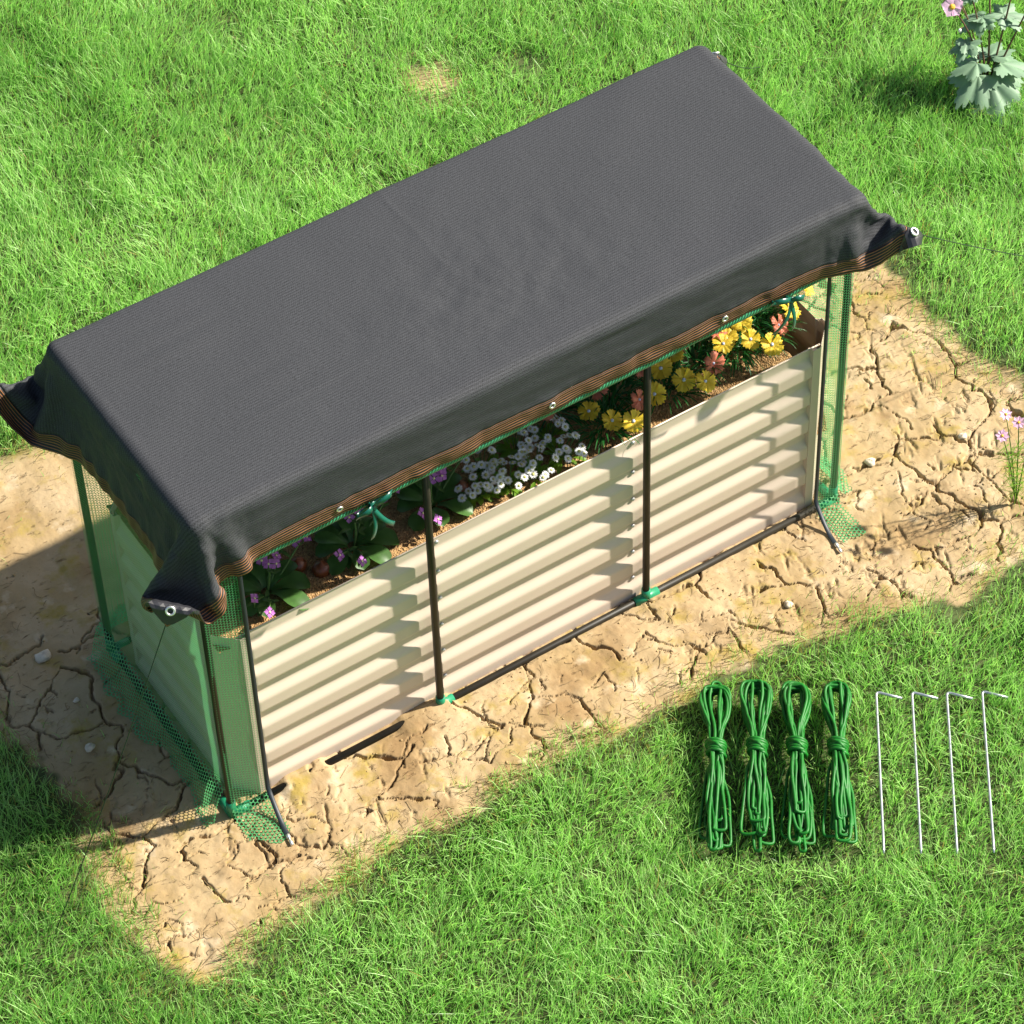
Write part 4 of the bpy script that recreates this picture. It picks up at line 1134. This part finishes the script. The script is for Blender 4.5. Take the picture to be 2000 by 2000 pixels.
# bulbs half out of the soil
for i, (x, y, rr, lab) in enumerate([(.366, .118, .023, 'front shiny red brown bulb in the soil between the first two purple plants'),
                                     (.326, .160, .022, 'dull red brown bulb in the soil, behind the shiny one'),
                                     (.772, .150, .022, 'red brown bulb half out of the soil at the left edge of the daisies')]):
    mb = MB(); rows = []
    for a in range(10):
        th = PI * a / 9; rows.append([(x + rr * math.sin(th) * math.cos(2 * PI * b / 16) * (1 + .05 * math.sin(3 * b)), y + rr * math.sin(th) * math.sin(2 * PI * b / 16), SZ + .006 + rr * (.95 if a else 1.12) * math.cos(th)) for b in range(17)])
    mb.grid(np.array(rows)); tag(mb.build('flower_bulb', MT['bulb']), lab, 'bulb', 'bulbs on the bed soil')

# large grey green plant on the lawn, upper right
def lobed_leaf(mb, base, d, size, tilt, n=18, seed=0):
    """broad lobed and toothed leaf blade with a raised middle, stalk at base"""
    r = random.Random(seed); base = Vector(base); d = Vector((d[0], d[1], 0)).normalized(); s = Vector((-d.y, d.x, 0))
    ctr = base
    rows = [[] for _ in range(5)]; m = 71; roll = r.uniform(-.35, .35); tl = tilt * r.uniform(.7, 1.2)
    for k in range(m):
        a = -2.45 + 4.9 * k / (m - 1)
        c5 = math.cos(a * 2 * PI / .98)
        lobe = (.84 + .16 * c5) * (.58 + .42 * math.cos(a * .62))
        tooth = 1 - .12 * (k % 3 == 1) + r.uniform(-.03, .03)
        R = size * 1.22 * lobe * tooth
        for q, f in enumerate((.02, .3, .55, .8, 1.0)):
            rr = R * f; u = rr * math.cos(a); v = rr * math.sin(a) * .9
            z = -tl * u * .40 - 1.1 * tl * (u * u + v * v) / size * .30 + roll * v + .075 * size * c5 * f * (1 - .4 * f) + .03 * size * math.sin(9 * a + seed) * f * f
            rows[q].append(tuple(ctr + d * u + s * v + Vector((0, 0, z))))
    mb.grid(np.array(rows))
def anemone():
    x, y = 3.090, 1.010; z = float(gh(x, y))
    root = empty('anemone_plant', (x, y, z)); lb = MB(); sb = MB()
    low = [(-110, .10, .115, .085, .9), (-165, .11, .105, .10, .7), (-65, .11, .10, .08, 1.0), (-15, .12, .115, .11, .6), (35, .10, .09, .12, .4), (165, .09, .085, .13, .4), (-130, .15, .085, .055, 1.2), (-85, .16, .075, .05, 1.2), (-35, .17, .085, .06, 1.1)]
    for i, (a, dist, size, h, tilt) in enumerate(low):
        a = math.radians(a); d = (math.cos(a), math.sin(a)); b = (x + dist * .35 * d[0], y + dist * .35 * d[1], z + h)
        sb.tube(arc((x, y, z), b, (0, 0, .02), 6), .0028, 6); lobed_leaf(lb, b, d, size * .80, tilt, seed=i)
    mid = [((3.035, 1.04, .20), -150, .052), ((3.10, 1.06, .25), 170, .060), ((3.17, 1.05, .235), -25, .062), ((3.13, 1.13, .28), 110, .058), ((3.08, 1.10, .33), 150, .045), ((3.21, 1.09, .29), 20, .050)]
    for i, (p, a, size) in enumerate(mid):
        a = math.radians(a)
        for k in (-1, 0, 1):
            aa = a + k * .95; lobed_leaf(lb, p, (math.cos(aa), math.sin(aa)), size * (1 if k == 0 else .8), .55, seed=20 + 3 * i + k)
    tips = [((2.996, 1.075, .325), .0026), ((3.05, 1.10, .40), .0026), ((3.14, 1.12, .46), .003), ((3.22, 1.06, .44), .003), ((3.02, 1.13, .38), .002), ((3.27, .99, .40), .003)]
    for p, r_ in tips: sb.tube(arc((x + .01, y, z), p, (.02, .0, .06), 9), [r_ * (1.2 - .06 * q) for q in range(9)], 6)
    for p, q in (((3.02, 1.05, .26), (2.985, 1.02, .285)), ((3.04, 1.06, .28), (3.01, 1.10, .36))): sb.tube(arc(p, q, (0, 0, .01), 5), .0015, 5)
    lb.build('leaves', MT['anem'], root); sb.build('stems', MT['stem'], root)
    put_flower('flower', FL_ANEM, root, (2.994, 1.073, .332), (-.35, -.75, .75), 1.0, .3)
    bb = MB(); bb.tube([(2.985, 1.02, .283), (2.983, 1.018, .292)], [.004, .0045], 8); bb.build('bud', MT['white'], root)
    tag(root, 'grey green lobed leaf plant with a pink flower, growing in the lawn', 'plant')
anemone()
def cosmos():
    x, y = 2.185, -.275; z = float(gh(x, y)); r = random.Random(9)
    root = empty('cosmos_plant', (x, y, z)); lb = MB(); sb = MB()
    tops = [(2.162, -.222, .300), (2.108, -.276, .302), (2.172, -.262, .300), (2.165, -.318, .295)]
    for t in tops:
        sb.tube(arc((x, y, z), t, (.01, .01, .03), 9), [.0022 - .00013 * q for q in range(9)], 6)
        put_flower('flower', FL_COS, root, t, (r.uniform(-.3, .3), -.4, .8), 1.0, r.uniform(0, 6))
    for k in range(130):                                               # thread-like leaves
        h = r.uniform(.03, .22); a = r.uniform(0, 6.28); b = Vector((x, y, z)).lerp(Vector(tops[k % 4]), h / .3)
        leaf(lb, b, (math.cos(a), math.sin(a), r.uniform(-.1, 1)), r.uniform(.03, .06), .0022, .5, 0, 4, shape=lambda t: 1 - .7 * t)
    lb.build('leaves', MT['rosette'], root); sb.build('stems', MT['stalk'], root)
    tag(root, 'thin feathery plant with pale pink flowers at the right edge of the bare clay', 'flower')
cosmos()

# ------------------------------------------------------------------ light, sky, camera
w = bpy.data.worlds.new('World'); scene.world = w; w.use_nodes = True
nt = w.node_tree; bg = nt.nodes['Background']
sky = nt.nodes.new('ShaderNodeTexSky'); sky.sky_type = 'NISHITA'; sky.sun_disc = False
sky.sun_elevation = SUN_EL; sky.sun_rotation = math.atan2(-SUN_DIR.x, -SUN_DIR.y)
nt.links.new(sky.outputs[0], bg.inputs[0]); bg.inputs[1].default_value = .062
sky.dust_density = 2.0; sky.ozone_density = .6
sl = bpy.data.lights.new('sun', 'SUN'); sl.energy = 5.0; sl.angle = math.radians(1.0); sl.color = (1.0, .94, .83)
so = bpy.data.objects.new('sun', sl); COL.objects.link(so); so.location = (6, -2, 6)
so.rotation_euler = SUN_DIR.to_track_quat('-Z', 'Y').to_euler()

cam = bpy.data.cameras.new('camera'); co = bpy.data.objects.new('camera', cam); COL.objects.link(co)
co.location = (-1.9231, -4.5233, 6.6282); co.rotation_euler = (.7182, .0257, -.5752)
cam.sensor_width = 36; cam.lens = 36 * 6.6171 / 2; cam.clip_start = .1; cam.clip_end = 500
scene.camera = co
scene.view_settings.view_transform = 'Standard'; scene.view_settings.look = 'None'
scene.view_settings.gamma = 1; scene.view_settings.use_curve_mapping = False
scene.view_settings.exposure = 1.2
scene.cycles.max_bounces = 8; scene.cycles.transparent_max_bounces = 16
scene.render.resolution_x = scene.render.resolution_y = 1024
